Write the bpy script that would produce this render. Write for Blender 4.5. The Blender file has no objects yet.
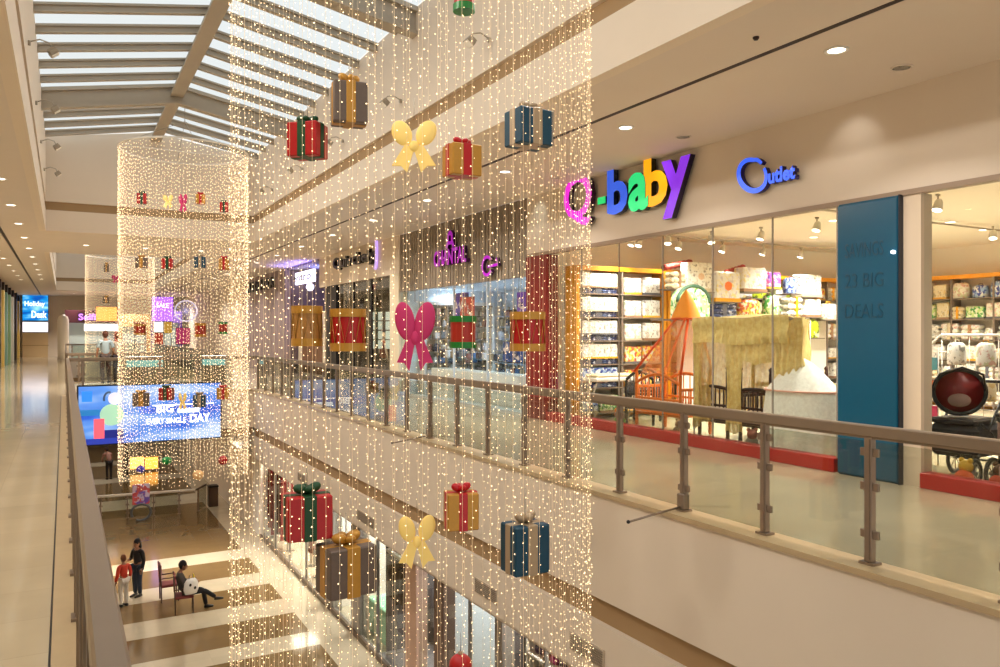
import bpy, math, random
from mathutils import Vector, Matrix
random.seed(7)
S = bpy.context.scene
COL = S.collection
PI = math.pi
YAW = math.radians(29.27)
CS, CC, FPX = math.sin(YAW), math.cos(YAW), 777.8
EYE = 1.7

# ---------------------------------------------------------------- survey helpers (where sight lines meet known planes)
def _ray(u, v):
    a = (u-500)/FPX; b = (333.5-v)/FPX
    return Vector((CS+a*CC, CC-a*CS, b))
def onX(u, v, x):
    r = _ray(u, v); return Vector((0, 0, EYE)) + r*(x/r.x)
def onY(u, v, y):
    r = _ray(u, v); return Vector((0, 0, EYE)) + r*(y/r.y)
def onZ(u, v, z):
    r = _ray(u, v); return Vector((0, 0, EYE)) + r*((z-EYE)/r.z)
def atD(u, v, d):
    return Vector((0, 0, EYE)) + _ray(u, v)*d

# ---------------------------------------------------------------- materials
def lin(c):
    return tuple(((x/255)/12.92 if x/255 <= .04045 else ((x/255+.055)/1.055)**2.4) for x in c) + (1,)
MATS = {}
def mat(name, col=(200, 200, 200), rough=.6, metal=0, emit=0, noise=0, nscale=8, bump=0, spec=.5, ecol=None):
    if name in MATS: return MATS[name]
    m = bpy.data.materials.new(name); m.use_nodes = True; MATS[name] = m
    nt = m.node_tree; b = nt.nodes['Principled BSDF']
    b.inputs['Base Color'].default_value = lin(col)
    b.inputs['Roughness'].default_value = rough
    b.inputs['Metallic'].default_value = metal
    b.inputs['Specular IOR Level'].default_value = spec
    if emit:
        b.inputs['Emission Color'].default_value = lin(ecol or col)
        b.inputs['Emission Strength'].default_value = emit
    if noise or bump:
        tc = nt.nodes.new('ShaderNodeTexCoord'); n = nt.nodes.new('ShaderNodeTexNoise')
        n.inputs['Scale'].default_value = nscale; n.inputs['Detail'].default_value = 4
        nt.links.new(tc.outputs['Object'], n.inputs['Vector'])
        if noise:
            mx = nt.nodes.new('ShaderNodeMix'); mx.data_type = 'RGBA'
            c = lin(col)
            mx.inputs[6].default_value = tuple(x*(1-noise) for x in c[:3])+(1,)
            mx.inputs[7].default_value = tuple(min(1, x*(1+noise)) for x in c[:3])+(1,)
            nt.links.new(n.outputs['Fac'], mx.inputs[0]); nt.links.new(mx.outputs[2], b.inputs['Base Color'])
        if bump:
            bp = nt.nodes.new('ShaderNodeBump'); bp.inputs['Strength'].default_value = bump
            nt.links.new(n.outputs['Fac'], bp.inputs['Height']); nt.links.new(bp.outputs[0], b.inputs['Normal'])
    return m
def glass(name, tint=(235, 245, 240), ior=1.45, rough=0.0):
    if name in MATS: return MATS[name]
    m = bpy.data.materials.new(name); m.use_nodes = True; MATS[name] = m
    nt = m.node_tree; nt.nodes.remove(nt.nodes['Principled BSDF'])
    out = nt.nodes['Material Output']
    t = nt.nodes.new('ShaderNodeBsdfTransparent'); t.inputs[0].default_value = lin(tint)
    g = nt.nodes.new('ShaderNodeBsdfGlossy'); g.inputs['Roughness'].default_value = rough
    f = nt.nodes.new('ShaderNodeFresnel'); ge = nt.nodes.new('ShaderNodeNewGeometry')      # same reflectance on entry and exit face
    iv = nt.nodes.new('ShaderNodeMix'); iv.inputs[2].default_value = ior; iv.inputs[3].default_value = 1/ior
    nt.links.new(ge.outputs['Backfacing'], iv.inputs[0]); nt.links.new(iv.outputs[0], f.inputs[0])
    mx = nt.nodes.new('ShaderNodeMixShader')
    nt.links.new(f.outputs[0], mx.inputs[0]); nt.links.new(t.outputs[0], mx.inputs[1]); nt.links.new(g.outputs[0], mx.inputs[2])
    nt.links.new(mx.outputs[0], out.inputs[0])
    return m
def sheer(name, col, alpha):
    if name in MATS: return MATS[name]
    m = mat(name, col, .9, noise=.25, nscale=25)
    nt = m.node_tree; b = nt.nodes['Principled BSDF']; b.inputs['Alpha'].default_value = alpha
    return m
def printed(name, base, c1, c2, scale=6, lo=.5, hi=.56):
    """packaging print: a base colour with blotches of two inks"""
    if name in MATS: return MATS[name]
    m = bpy.data.materials.new(name); m.use_nodes = True; MATS[name] = m
    nt = m.node_tree; b = nt.nodes['Principled BSDF']; b.inputs['Roughness'].default_value = .35
    tc = nt.nodes.new('ShaderNodeTexCoord')
    n = nt.nodes.new('ShaderNodeTexNoise'); n.inputs['Scale'].default_value = scale; n.inputs['Detail'].default_value = 3
    n2 = nt.nodes.new('ShaderNodeTexNoise'); n2.inputs['Scale'].default_value = scale*1.7; n2.inputs['Detail'].default_value = 2
    mp = nt.nodes.new('ShaderNodeMapping'); mp.inputs['Location'].default_value = (3, 7, 1)
    nt.links.new(tc.outputs['Object'], n.inputs['Vector']); nt.links.new(tc.outputs['Object'], mp.inputs['Vector']); nt.links.new(mp.outputs[0], n2.inputs['Vector'])
    prev = None
    for k, (nn, c) in enumerate(((n, c1), (n2, c2))):
        r = nt.nodes.new('ShaderNodeValToRGB'); r.color_ramp.elements[0].position = lo; r.color_ramp.elements[1].position = hi
        nt.links.new(nn.outputs['Fac'], r.inputs[0])
        mx = nt.nodes.new('ShaderNodeMix'); mx.data_type = 'RGBA'
        nt.links.new(r.outputs[0], mx.inputs[0])
        if prev: nt.links.new(prev.outputs[2], mx.inputs[6])
        else: mx.inputs[6].default_value = lin(base)
        mx.inputs[7].default_value = lin(c); prev = mx
    nt.links.new(prev.outputs[2], b.inputs['Base Color'])
    return m
def stepped(name, axis_stops, size, cols, rough, xlim=None, tile=None, grout=.85, bumpy=.0):
    """polished stone floor: bands of two colours along Y, a border beyond xlim, fine tile joints"""
    m = bpy.data.materials.new(name); m.use_nodes = True; MATS[name] = m
    nt = m.node_tree; b = nt.nodes['Principled BSDF']; b.inputs['Roughness'].default_value = rough
    tc = nt.nodes.new('ShaderNodeTexCoord'); sp = nt.nodes.new('ShaderNodeSeparateXYZ')
    nt.links.new(tc.outputs['Object'], sp.inputs[0])
    def ramp(src, stops, size, off=0):
        mt = nt.nodes.new('ShaderNodeMath'); mt.operation = 'MULTIPLY_ADD'; mt.inputs[1].default_value = 1/size; mt.inputs[2].default_value = off
        nt.links.new(src, mt.inputs[0])
        r = nt.nodes.new('ShaderNodeValToRGB'); r.color_ramp.interpolation = 'CONSTANT'
        els = r.color_ramp.elements
        els[0].position = 0; els[0].color = (stops[0][1],)*3+(1,)
        els[1].position = stops[1][0]/size+off; els[1].color = (stops[1][1],)*3+(1,)
        for p, v in stops[2:]:
            e = els.new(p/size+off); e.color = (v,)*3+(1,)
        nt.links.new(mt.outputs[0], r.inputs[0]); return r.outputs[0]
    fac = ramp(sp.outputs['Y'], axis_stops, size)
    if xlim:
        fx = ramp(sp.outputs['X'], xlim, 20, .25)
        mm = nt.nodes.new('ShaderNodeMath'); mm.operation = 'MAXIMUM'
        nt.links.new(fac, mm.inputs[0]); nt.links.new(fx, mm.inputs[1]); fac = mm.outputs[0]
    mx = nt.nodes.new('ShaderNodeMix'); mx.data_type = 'RGBA'
    nt.links.new(fac, mx.inputs[0]); mx.inputs[6].default_value = lin(cols[0]); mx.inputs[7].default_value = lin(cols[1])
    n = nt.nodes.new('ShaderNodeTexNoise'); n.inputs['Scale'].default_value = 1.3; n.inputs['Detail'].default_value = 6
    nt.links.new(tc.outputs['Object'], n.inputs['Vector'])
    mr = nt.nodes.new('ShaderNodeMapRange'); mr.inputs[3].default_value = .82; mr.inputs[4].default_value = 1.12
    nt.links.new(n.outputs['Fac'], mr.inputs[0])
    ml = nt.nodes.new('ShaderNodeMix'); ml.data_type = 'RGBA'; ml.blend_type = 'MULTIPLY'; ml.inputs[0].default_value = 1
    nt.links.new(mx.outputs[2], ml.inputs[6]); nt.links.new(mr.outputs[0], ml.inputs[7]); last = ml.outputs[2]
    if tile:
        br = nt.nodes.new('ShaderNodeTexBrick'); br.offset = 0
        br.inputs['Color1'].default_value = (1, 1, 1, 1); br.inputs['Color2'].default_value = (.93, .93, .93, 1)
        br.inputs['Mortar'].default_value = (grout,)*3+(1,)
        br.inputs['Scale'].default_value = 1; br.inputs['Mortar Size'].default_value = .004
        br.inputs['Brick Width'].default_value = tile; br.inputs['Row Height'].default_value = tile
        nt.links.new(tc.outputs['Object'], br.inputs['Vector'])
        mb = nt.nodes.new('ShaderNodeMix'); mb.data_type = 'RGBA'; mb.blend_type = 'MULTIPLY'; mb.inputs[0].default_value = 1
        nt.links.new(last, mb.inputs[6]); nt.links.new(br.outputs[0], mb.inputs[7]); last = mb.outputs[2]
    nt.links.new(last, b.inputs['Base Color'])
    return m

WALL = mat('cream_paint', (229, 215, 197), .7, noise=.03, nscale=2)
CEIL = mat('ceiling_paint', (222, 210, 197), .75, noise=.03, nscale=1.5)
GROOVE = mat('groove_shade_tan', (168, 138, 100), .75)  # brown tone puts the shade of the recessed grooves into their colour
WHITE = mat('white_paint', (238, 232, 222), .6)
STEEL = mat('roof_steel', (176, 164, 146), .5, noise=.05)
RAILM = mat('brushed_bronze_steel', (146, 128, 112), .32, metal=.55, noise=.06, nscale=40)
RAILTOP = mat('handrail_taupe', (142, 124, 106), .34, metal=.35, noise=.05, nscale=10)
DARK = mat('dark_metal', (38, 34, 34), .4, metal=.3)
BLACK = mat('black_plastic', (18, 17, 19), .4)
GLASS = glass('railing_glass', (232, 234, 228), 1.45)
SHOPGL = glass('shop_glass', (246, 248, 246), 1.35)
ROOFGL = glass('roof_glass', (236, 244, 250), 1.1)
REDP = mat('red_plinth_paint', (168, 24, 20), .35)
LAMPW = mat('lamp_glow', (255, 244, 225), .5, emit=5)

# ---------------------------------------------------------------- mesh builder
class MB:
    def __init__(s): s.v = []; s.f = []; s.m = []; s.sm = []
    def add(s, vs, fs, mi=0, smooth=False):
        o = len(s.v); s.v += [tuple(p) for p in vs]
        for f in fs: s.f.append(tuple(i+o for i in f)); s.m.append(mi); s.sm.append(smooth)
        return s
    def box(s, x0, x1, y0, y1, z0, z1, mi=0, M=None):
        vs = [Vector(p) for p in ((x0,y0,z0),(x1,y0,z0),(x1,y1,z0),(x0,y1,z0),(x0,y0,z1),(x1,y0,z1),(x1,y1,z1),(x0,y1,z1))]
        if M: vs = [M @ p for p in vs]
        return s.add(vs, [(0,3,2,1),(4,5,6,7),(0,1,5,4),(1,2,6,5),(2,3,7,6),(3,0,4,7)], mi)
    def bbox(s, x0, x1, y0, y1, z0, z1, r=.01, mi=0, M=None):
        """box with chamfered edges"""
        r = min(r, (x1-x0)*.45, (y1-y0)*.45, (z1-z0)*.45)
        vs = []; 
        for (z, k) in ((z0, r), (z0+r, 0), (z1-r, 0), (z1, r)):
            e = r if k == 0 else r*1.0
            if k: ring = [(x0+k+0, y0+k), (x1-k, y0+k), (x1-k, y1-k), (x0+k, y1-k)]; ring = [ring[0], ring[0], ring[1], ring[1], ring[2], ring[2], ring[3], ring[3]]
            else: ring = [(x0, y0+r), (x0+r, y0), (x1-r, y0), (x1, y0+r), (x1, y1-r), (x1-r, y1), (x0+r, y1), (x0, y1-r)]
            if k: ring = [(x0+r*.9, y0+r), (x0+r, y0+r*.9), (x1-r, y0+r*.9), (x1-r*.9, y0+r), (x1-r*.9, y1-r), (x1-r, y1-r*.9), (x0+r, y1-r*.9), (x0+r*.9, y1-r)]
            vs += [Vector((a, b, z)) for a, b in ring]
        if M: vs = [M @ p for p in vs]
        fs = [tuple(range(7, -1, -1)), tuple(range(24, 32))]
        for l in range(3):
            for i in range(8):
                j = (i+1) % 8; fs.append((l*8+i, l*8+j, l*8+8+j, l*8+8+i))
        return s.add(vs, fs, mi)
    def tube(s, pts, r, n=8, mi=0, cap=True, closed=False, smooth=True):
        pts = [Vector(p) for p in pts]; N = len(pts)
        rs = r if isinstance(r, (list, tuple)) else [r]*N
        vs = []; fs = []; up = None
        for i, p in enumerate(pts):
            if closed: t = pts[(i+1) % N]-pts[i-1]
            else: t = pts[min(i+1, N-1)]-pts[max(i-1, 0)]
            t.normalize()
            if up is None: up = Vector((0, 0, 1)) if abs(t.z) < .9 else Vector((1, 0, 0))
            a = t.cross(up)
            if a.length < 1e-4: a = t.orthogonal()
            a.normalize(); b = a.cross(t).normalized(); up = b
            for k in range(n):
                th = 2*PI*k/n; vs.append(p + a*math.cos(th)*rs[i] + b*math.sin(th)*rs[i])
        L = N if closed else N-1
        for i in range(L):
            j = (i+1) % N
            for k in range(n):
                fs.append((i*n+k, i*n+(k+1) % n, j*n+(k+1) % n, j*n+k))
        s.add(vs, fs, mi, smooth)
        if cap and not closed:
            o = len(s.v)-len(vs)
            s.f.append(tuple(o+k for k in range(n-1, -1, -1))); s.m.append(mi); s.sm.append(False)
            s.f.append(tuple(o+(N-1)*n+k for k in range(n))); s.m.append(mi); s.sm.append(False)
        return s
    def lathe(s, prof, n=20, mi=0, c=(0, 0, 0), smooth=True, M=None, sx=1, sy=1):
        vs = []; fs = []
        for r, z in prof:
            for k in range(n):
                th = 2*PI*k/n; vs.append(Vector((c[0]+r*math.cos(th)*sx, c[1]+r*math.sin(th)*sy, c[2]+z)))
        if M: vs = [M @ p for p in vs]
        for i in range(len(prof)-1):
            for k in range(n): fs.append((i*n+k, i*n+(k+1) % n, (i+1)*n+(k+1) % n, (i+1)*n+k))
        if prof[0][0] > 1e-4: fs.append(tuple(range(n-1, -1, -1)))
        if prof[-1][0] > 1e-4: fs.append(tuple((len(prof)-1)*n+k for k in range(n)))
        return s.add(vs, fs, mi, smooth)
    def ball(s, c, r, n=12, mi=0, sx=1, sy=1, sz=1, M=None):
        prof = [(max(1e-5, r*math.sin(PI*i/n)), -r*math.cos(PI*i/n)*sz) for i in range(n+1)]
        return s.lathe(prof, max(8, n+4), mi, c, True, M, sx, sy)
    def prism(s, poly, h0, h1, mi=0, M=None, mside=None):
        """polygon in XY extruded from z=h0 to h1, moved by M"""
        n = len(poly); vs = [Vector((a, b, h0)) for a, b in poly]+[Vector((a, b, h1)) for a, b in poly]
        if M: vs = [M @ p for p in vs]
        s.add(vs, [tuple(range(n-1, -1, -1)), tuple(range(n, 2*n))], mi)
        o = len(s.v)-2*n
        for i in range(n):
            j = (i+1) % n; s.f.append((o+i, o+j, o+n+j, o+n+i)); s.m.append(mi if mside is None else mside); s.sm.append(False)
        return s
    def sheet(s, fn, nu, nv, mi=0, smooth=True, thick=0):
        vs = [Vector(fn(i/nu, j/nv)) for j in range(nv+1) for i in range(nu+1)]
        fs = [(j*(nu+1)+i, j*(nu+1)+i+1, (j+1)*(nu+1)+i+1, (j+1)*(nu+1)+i) for j in range(nv) for i in range(nu)]
        return s.add(vs, fs, mi, smooth)
    def build(s, name, mats, parent=None, loc=None, rz=0):
        me = bpy.data.meshes.new(name); me.from_pydata(s.v, [], s.f)
        me.polygons.foreach_set('material_index', s.m); me.polygons.foreach_set('use_smooth', s.sm); me.update()
        for m in (mats if isinstance(mats, (list, tuple)) else [mats]): me.materials.append(m)
        o = bpy.data.objects.new(name, me); COL.objects.link(o)
        if parent: o.parent = parent
        if loc is not None: o.location = loc
        o.rotation_euler.z = rz
        return o
def tag(o, label=None, cat=None, group=None, kind=None):
    if label: o['label'] = label
    if cat: o['category'] = cat
    if group: o['group'] = group
    if kind: o['kind'] = kind
    return o
def empty(name, loc=(0, 0, 0), rz=0, label=None, cat=None, group=None, kind=None):
    o = bpy.data.objects.new(name, None); o.empty_display_size = .1; COL.objects.link(o)
    o.location = loc; o.rotation_euler.z = rz
    return tag(o, label, cat, group, kind)
def struct(name, mb, m, label, cat):
    return tag(mb.build(name, m), label, cat, None, 'structure')
CHILD = {}
def copy_tree(o, parent=None, loc=None, rz=None, label=None, scale=None):
    c = o.copy(); COL.objects.link(c)
    if parent: c.parent = parent
    if loc is not None: c.location = loc
    if rz is not None: c.rotation_euler.z = rz
    if label: c['label'] = label
    if scale is not None: c.scale = (scale,)*3
    for ch in [x for x in bpy.data.objects if x.parent is o]:
        copy_tree(ch, c)
    return c
def area(name, loc, size, power, col=(255, 248, 238), rot=(0, 0, 0), shape='DISK', sy=None, spread=None):
    l = bpy.data.lights.new(name, 'AREA'); l.shape = shape; l.size = size
    if sy: l.size_y = sy
    l.energy = power; l.color = lin(col)[:3]
    l.spread = spread or math.radians(150)
    o = bpy.data.objects.new(name, l); COL.objects.link(o); o.location = loc; o.rotation_euler = rot
    return o
def spot(name, loc, target, power, ang=80, blend=.6, r=.05, col=(255, 248, 238)):
    l = bpy.data.lights.new(name, 'SPOT'); l.spot_size = math.radians(ang); l.spot_blend = blend
    l.energy = power; l.shadow_soft_size = r; l.color = lin(col)[:3]
    o = bpy.data.objects.new(name, l); COL.objects.link(o); o.location = loc
    o.rotation_euler = (Vector(target)-Vector(loc)).to_track_quat('-Z', 'Y').to_euler()
    return o

# ---------------------------------------------------------------- lettering
def text_mesh(txt, extrude=.05, offset=.0, res=3):
    cu = bpy.data.curves.new('lettering', 'FONT'); cu.body = txt; cu.size = 1; cu.extrude = extrude; cu.offset = offset; cu.resolution_u = res
    o = bpy.data.objects.new('lettering', cu); COL.objects.link(o)
    dg = bpy.context.evaluated_depsgraph_get(); me = bpy.data.meshes.new_from_object(o.evaluated_get(dg))
    bpy.data.objects.remove(o); bpy.data.curves.remove(cu)
    return me
def letters(name, txt, M, w, h, depth, mface, mside, parent=None, offset=0.0, italic=0.0):
    """lettering of width w, height h, standing off its backing by depth. M places (x right, y up, z out)."""
    me = text_mesh(txt, .5, offset)
    xs = [v.co.x for v in me.vertices]; ys = [v.co.y for v in me.vertices]
    x0, x1, y0, y1 = min(xs), max(xs), min(ys), max(ys)
    for v in me.vertices:
        x = (v.co.x-x0)/(x1-x0)*w; y = (v.co.y-y0)/(y1-y0)*h; z = (v.co.z+.5)*depth
        v.co = Vector((x+italic*y, y, z))
    me.materials.clear(); me.materials.append(mface); me.materials.append(mside)
    me.update()
    for p in me.polygons: p.material_index = 0 if p.normal.z > .5 else 1
    for v in me.vertices: v.co = M @ v.co
    me.update(); me.name = name
    o = bpy.data.objects.new(name, me); COL.objects.link(o)
    if parent: o.parent = parent
    return o
def face_negX(x, y, z):       # sign on a wall at X=x facing -X: text runs towards -Y
    return Matrix(((0, 0, -1, x), (-1, 0, 0, y), (0, 1, 0, z), (0, 0, 0, 1)))
def face_negY(x, y, z):
    return Matrix(((1, 0, 0, x), (0, 0, -1, y), (0, 1, 0, z), (0, 0, 0, 1)))
def stroke(mb, pts, w, d, M, closed=False, m0=0, m1=1):
    """flat ribbon of width w along 2-D pts, extruded by d"""
    n = len(pts); L = []; R = []
    ws = w if isinstance(w, (list, tuple)) else [w]*n
    for i in range(n):
        if closed: a, b = Vector(pts[i-1]), Vector(pts[(i+1) % n])
        else: a, b = Vector(pts[max(i-1, 0)]), Vector(pts[min(i+1, n-1)])
        t = (b-a).normalized(); nn = Vector((-t.y, t.x)); p = Vector(pts[i])
        L.append(p+nn*ws[i]/2); R.append(p-nn*ws[i]/2)
    vs = [M @ Vector((p.x, p.y, z)) for z in (0, d) for S_ in (L, R) for p in S_]
    fs = []; ms = []
    for i in range(n if closed else n-1):
        j = (i+1) % n
        fs += [(2*n+i, 3*n+i, 3*n+j, 2*n+j)]; ms += [m0]
        fs += [(i, j, n+j, n+i), (i, 2*n+i, 2*n+j, j), (n+i, n+j, 3*n+j, 3*n+i)]; ms += [m1]*3
    if not closed:
        fs += [(0, n, 3*n, 2*n), (n-1, 3*n-1, 4*n-1, 2*n-1)]; ms += [m1]*2
    for f, m in zip(fs, ms): pass
    o = len(mb.v); mb.v += [tuple(p) for p in vs]
    for f, m in zip(fs, ms): mb.f.append(tuple(i+o for i in f)); mb.m.append(m); mb.sm.append(False)

# ================================================================= THE BUILDING
YA, YB, YC, YD, YN = 24.26, 30.7, 57.0, 66.0, -5.0     # first bridge, its far side, end of second atrium, end wall, near limit
XR, XL, XS = 5.0, -.43, 8.24                            # atrium right face, upper left face, right shop fronts
GF = -5.9                                               # ground floor
CE = 4.47                                               # gallery ceiling
TOP = 7.0                                               # wall head under the roof glass

def fascia_x(x, y0, y1, side, label, upper=True):
    """wall face at X=x (thickness away from atrium) with a recessed groove coloured as shade"""
    t = .16*side
    a, b = min(x, x+t), max(x, x+t)
    g0, g1 = (min(x+.07*side, x+t), max(x+.07*side, x+t))
    mb = MB()
    if upper: zs = [(CE, 5.04), (5.27, TOP)]; gz = (5.04, 5.27)
    else: zs = [(-1.14, -.035), (-2.05, -1.41)]; gz = (-1.41, -1.14)
    for z0, z1 in zs: mb.box(a, b, y0, y1, z0, z1, 0)
    mb.box(g0, g1, y0, y1, gz[0], gz[1], 1)
    return struct('wall_right' if side > 0 else 'wall_left', mb, [WALL, GROOVE], label, 'wall')
def fascia_y(y, x0, x1, side, label, upper=True, gable=False):
    t = .16*side; a, b = min(y, y+t), max(y, y+t)
    mb = MB()
    if upper: zs = [(CE, 5.04), (5.27, TOP)]; gz = (5.04, 5.27)
    else: zs = [(-1.14, -.035)]; gz = (-1.38, -1.14)
    for z0, z1 in zs: mb.box(x0, x1, a, b, z0, z1, 0)
    mb.box(x0, x1, a+.06, b, gz[0], gz[1], 1) if side > 0 else mb.box(x0, x1, a, b-.06, gz[0], gz[1], 1)
    if gable:
        mid = (x0+x1)/2; mb.add([(x0, a, TOP), (x1, a, TOP), (mid, a, 7.45), (x0, b, TOP), (x1, b, TOP), (mid, b, 7.45)],
               [(0, 1, 2), (5, 4, 3), (0, 2, 5, 3), (2, 1, 4, 5)], 0)
    return struct('wall_back' if side > 0 else 'wall_front', mb, [WALL, GROOVE], label, 'wall')

fascia_x(XR, YN, YA, 1, 'upper cream wall with shade-tinted groove above the right gallery, first atrium')
fascia_x(XL, YN, YA, -1, 'upper cream wall with shade-tinted groove above the left gallery, first atrium')
fascia_y(YA, XL-.16, XR+.16, 1, 'cream gable wall with shade-tinted groove closing the first atrium above the bridge', True, True)
fascia_x(XR, YB, YC, 1, 'upper cream wall on the right of the far atrium')
fascia_x(XL, YB, YC, -1, 'upper cream wall on the left of the far atrium')
fascia_y(YC, XL-.16, XR+.16, 1, 'cream end wall with shade-tinted groove closing the far atrium', True, True)
fascia_y(YB, XL-.16, XR+.16, -1, 'cream wall above the far side of the bridge', True, True)
fascia_x(XR, YN, YA, 1, 'cream edge wall with shade-tinted groove below the right gallery railing', False)
fascia_x(XR, YB, YC, 1, 'cream edge wall below the right gallery beyond the bridge', False)
struct('wall_left', MB().box(.05, .2, YN, YC, -2.05, -.035), WALL, 'cream edge wall below the left gallery railing', 'wall')
fascia_y(YA, .2, XR, 1, 'cream front edge of the bridge behind the blue billboard', False)
fascia_y(YC, .2, XR, 1, 'cream floor edge at the far end of the far atrium', False)

# ceilings with a dark slot
def slab(name, x0, x1, y0, y1, z0, z1, m, label, cat):
    return struct(name, MB().box(x0, x1, y0, y1, z0, z1), m, label, cat)
slab('ceiling', XR+.16, 6.02, YN, YD, CE, CE+.15, CEIL, 'smooth ceiling strip of the right gallery next to the atrium', 'ceiling')
slab('ceiling', 6.10, XS, YN, YD, CE, CE+.15, CEIL, 'smooth ceiling of the right gallery in front of the shops', 'ceiling')
slab('ceiling', -1.44, XL-.16, YN, YD, CE, CE+.15, CEIL, 'smooth ceiling strip of the left gallery next to the atrium', 'ceiling')
slab('ceiling', -4, -1.52, YN, YD, CE, CE+.15, CEIL, 'smooth ceiling of the left gallery along its wall', 'ceiling')
slab('ceiling', XL-.16, XR+.16, YA+.16, YB-.16, CE, CE+.15, CEIL, 'flat ceiling over the bridge between the two atriums', 'ceiling')
slab('ceiling', XL-.16, XR+.16, YC+.16, YD, CE, CE+.15, CEIL, 'flat ceiling over the far hall', 'ceiling')
def slot(x, label):
    mb = MB(); mb.box(x, x+.08, YN, YD, CE+.05, CE+.12, 1)
    for k in (.012, .034, .056): mb.box(x+k, x+k+.008, YN, YD, CE-.004, CE+.05, 0)
    tag(mb.build('ceiling_slot_diffuser', [mat('slot_grey', (96, 84, 80), .4, metal=.4), mat('slot_inside', (40, 34, 34), .8)]), label, 'air slot')
slot(6.02, 'long dark air slot in the right gallery ceiling')
slot(-1.52, 'long dark air slot in the left gallery ceiling')
for sx, yy, cc, lab in ((6.026, 9.6, (112, 60, 214), 'violet light patch glowing in the right ceiling slot'), ):
    pass

# floors
UF = stepped('upper_floor_stone', [(0, 0), (70, 1)], 80, [(196, 180, 152), (196, 180, 152)], .1, None, .6, .86)
GFM = stepped('ground_floor_stone', [(0, 0), (7.5, 1), (8.6, 0), (10.25, 1), (11.35, 0), (13.0, 1), (14.1, 0), (15.75, 1), (16.85, 0), (18.45, 1), (19.57, 0),
              (21.2, 1), (22.33, 0), (24.0, 1), (25.2, 0), (26.9, 1), (28.3, 0), (36.95, 1), (39.1, 0), (44, 1), (45.5, 0), (50, 1), (51.5, 0)],
              80, [(134, 108, 72), (212, 198, 172)], .09, [(0, 1), (1.0, 0), (5.4, 1)], .6, .9)
slab('floor', XR+.02, XS, YN, YD, -.035, 0, UF, 'polished beige tile floor of the right gallery', 'floor')
slab('floor', -4, .2, YN, YD, -.035, 0, UF, 'polished beige tile floor of the left gallery', 'floor')
slab('floor', .2, XR+.02, YA+.0, YB, -.035, 0, UF, 'tile floor of the bridge between the atriums', 'floor')
slab('floor', .2, XR+.02, YC, YD, -.035, 0, UF, 'tile floor of the far hall', 'floor')
slab('floor', -5, 22, YN, YD, GF-.1, GF, GFM, 'ground floor in polished brown stone with pale cross bands', 'floor')
slab('ceiling', XR+.16, 12, YN, YD, -2.2, -2.05, CEIL, 'ceiling over the ground floor shops on the right', 'ceiling')
slab('ceiling', -5, .05, YN, YD, -2.2, -2.05, CEIL, 'ceiling over the ground floor under the left gallery', 'ceiling')
slab('ceiling', .2, XR, YA+.16, YB, -1.38, -1.25, CEIL, 'underside of the bridge', 'ceiling')
slab('wall_left', -5.1, -5, YN, YD, GF, -2.05, WALL, 'ground floor wall deep under the left gallery', 'wall')
slab('wall_back', -5, 12, YD, YD+.2, GF, -.035, WALL, 'far end wall of the ground floor', 'wall')
slab('floor', .2, XR, YC+.16, YD, -1.0, -.035, WALL, 'concrete under the far hall floor', 'floor')
COPE = mat('stone_coping', (190, 166, 130), .35, noise=.1, nscale=6)
struct('trim_1', MB().box(XR-.03, XR+.26, YN, YA, -.034, .012).box(XR-.03, XR+.26, YB, YC, -.034, .012), COPE, 'stone coping under the right gallery railing', 'trim')
struct('trim_2', MB().box(-.06, .22, YN, YA, -.034, .012), COPE, 'stone border under the left gallery railing', 'trim')
struct('trim_5', MB().box(-.072, -.06, YN, YA, -.03, .0015), DARK, 'dark joint line in the left gallery floor beside the railing', 'trim')
struct('trim_3', MB().box(.2, XR, YA-.03, YA+.2, -.034, .012).box(.2, XR, YB-.2, YB+.03, -.034, .012), COPE, 'stone edging of the bridge', 'trim')

# roof: beams, purlins, ridge, glazing
RH = 7.5
MIDX = (XL+XR)/2
def roof_z(x): return TOP + (RH-TOP)*(1-abs(x-MIDX)/(MIDX-XL))
def sloped(mb, y0, y1, d0, d1, mi=0):
    """a rafter following the gable, its top d1 and bottom d0 relative to the roof line"""
    for a, b in ((XL, MIDX), (MIDX, XR)):
        za, zb = roof_z(a), roof_z(b)
        mb.add([(a, y0, za+d0), (b, y0, zb+d0), (b, y1, zb+d0), (a, y1, za+d0), (a, y0, za+d1), (b, y0, zb+d1), (b, y1, zb+d1), (a, y1, za+d1)],
               [(0, 3, 2, 1), (4, 5, 6, 7), (0, 1, 5, 4), (1, 2, 6, 5), (2, 3, 7, 6), (3, 0, 4, 7)], mi)
nb = 0
for y in (4.0, 11.75, 19.5, 38.4, 46.2, 54):
    mb = MB(); sloped(mb, y-.11, y+.11, -.46, -.4); sloped(mb, y-.03, y+.03, -.41, -.06); sloped(mb, y-.11, y+.11, -.08, -.0)
    w = {4.0: 'nearest', 11.75: 'second', 19.5: 'farthest'}.get(y, 'hidden far')
    struct('roof_beam', mb, STEEL, f'deep grey steel roof beam, {w} ' + ('of the first atrium' if y < 24 else f'one at {int(y)} metres'), 'roof beam')
def run_purlins(ya, yb, tagw):
    y = ya+.55; k = 0
    while y < yb-.2:
        if min(abs(y-q) for q in (4.0, 11.75, 19.5, 38.4, 46.2, 54)) > .25:
            mb = MB(); sloped(mb, y-.055, y+.055, -.145, -.12); sloped(mb, y-.02, y+.02, -.13, .0); sloped(mb, y-.06, y+.06, -.03, .01)
            tag(mb.build('roof_purlin', STEEL), f'slim grey purlins crossing under the glass roof of the {tagw} atrium', 'purlin', f'purlins of the {tagw} atrium roof', 'structure')
        y += 1.0; k += 1
run_purlins(YN, YA, 'first'); run_purlins(YB, YC, 'far')
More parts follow.
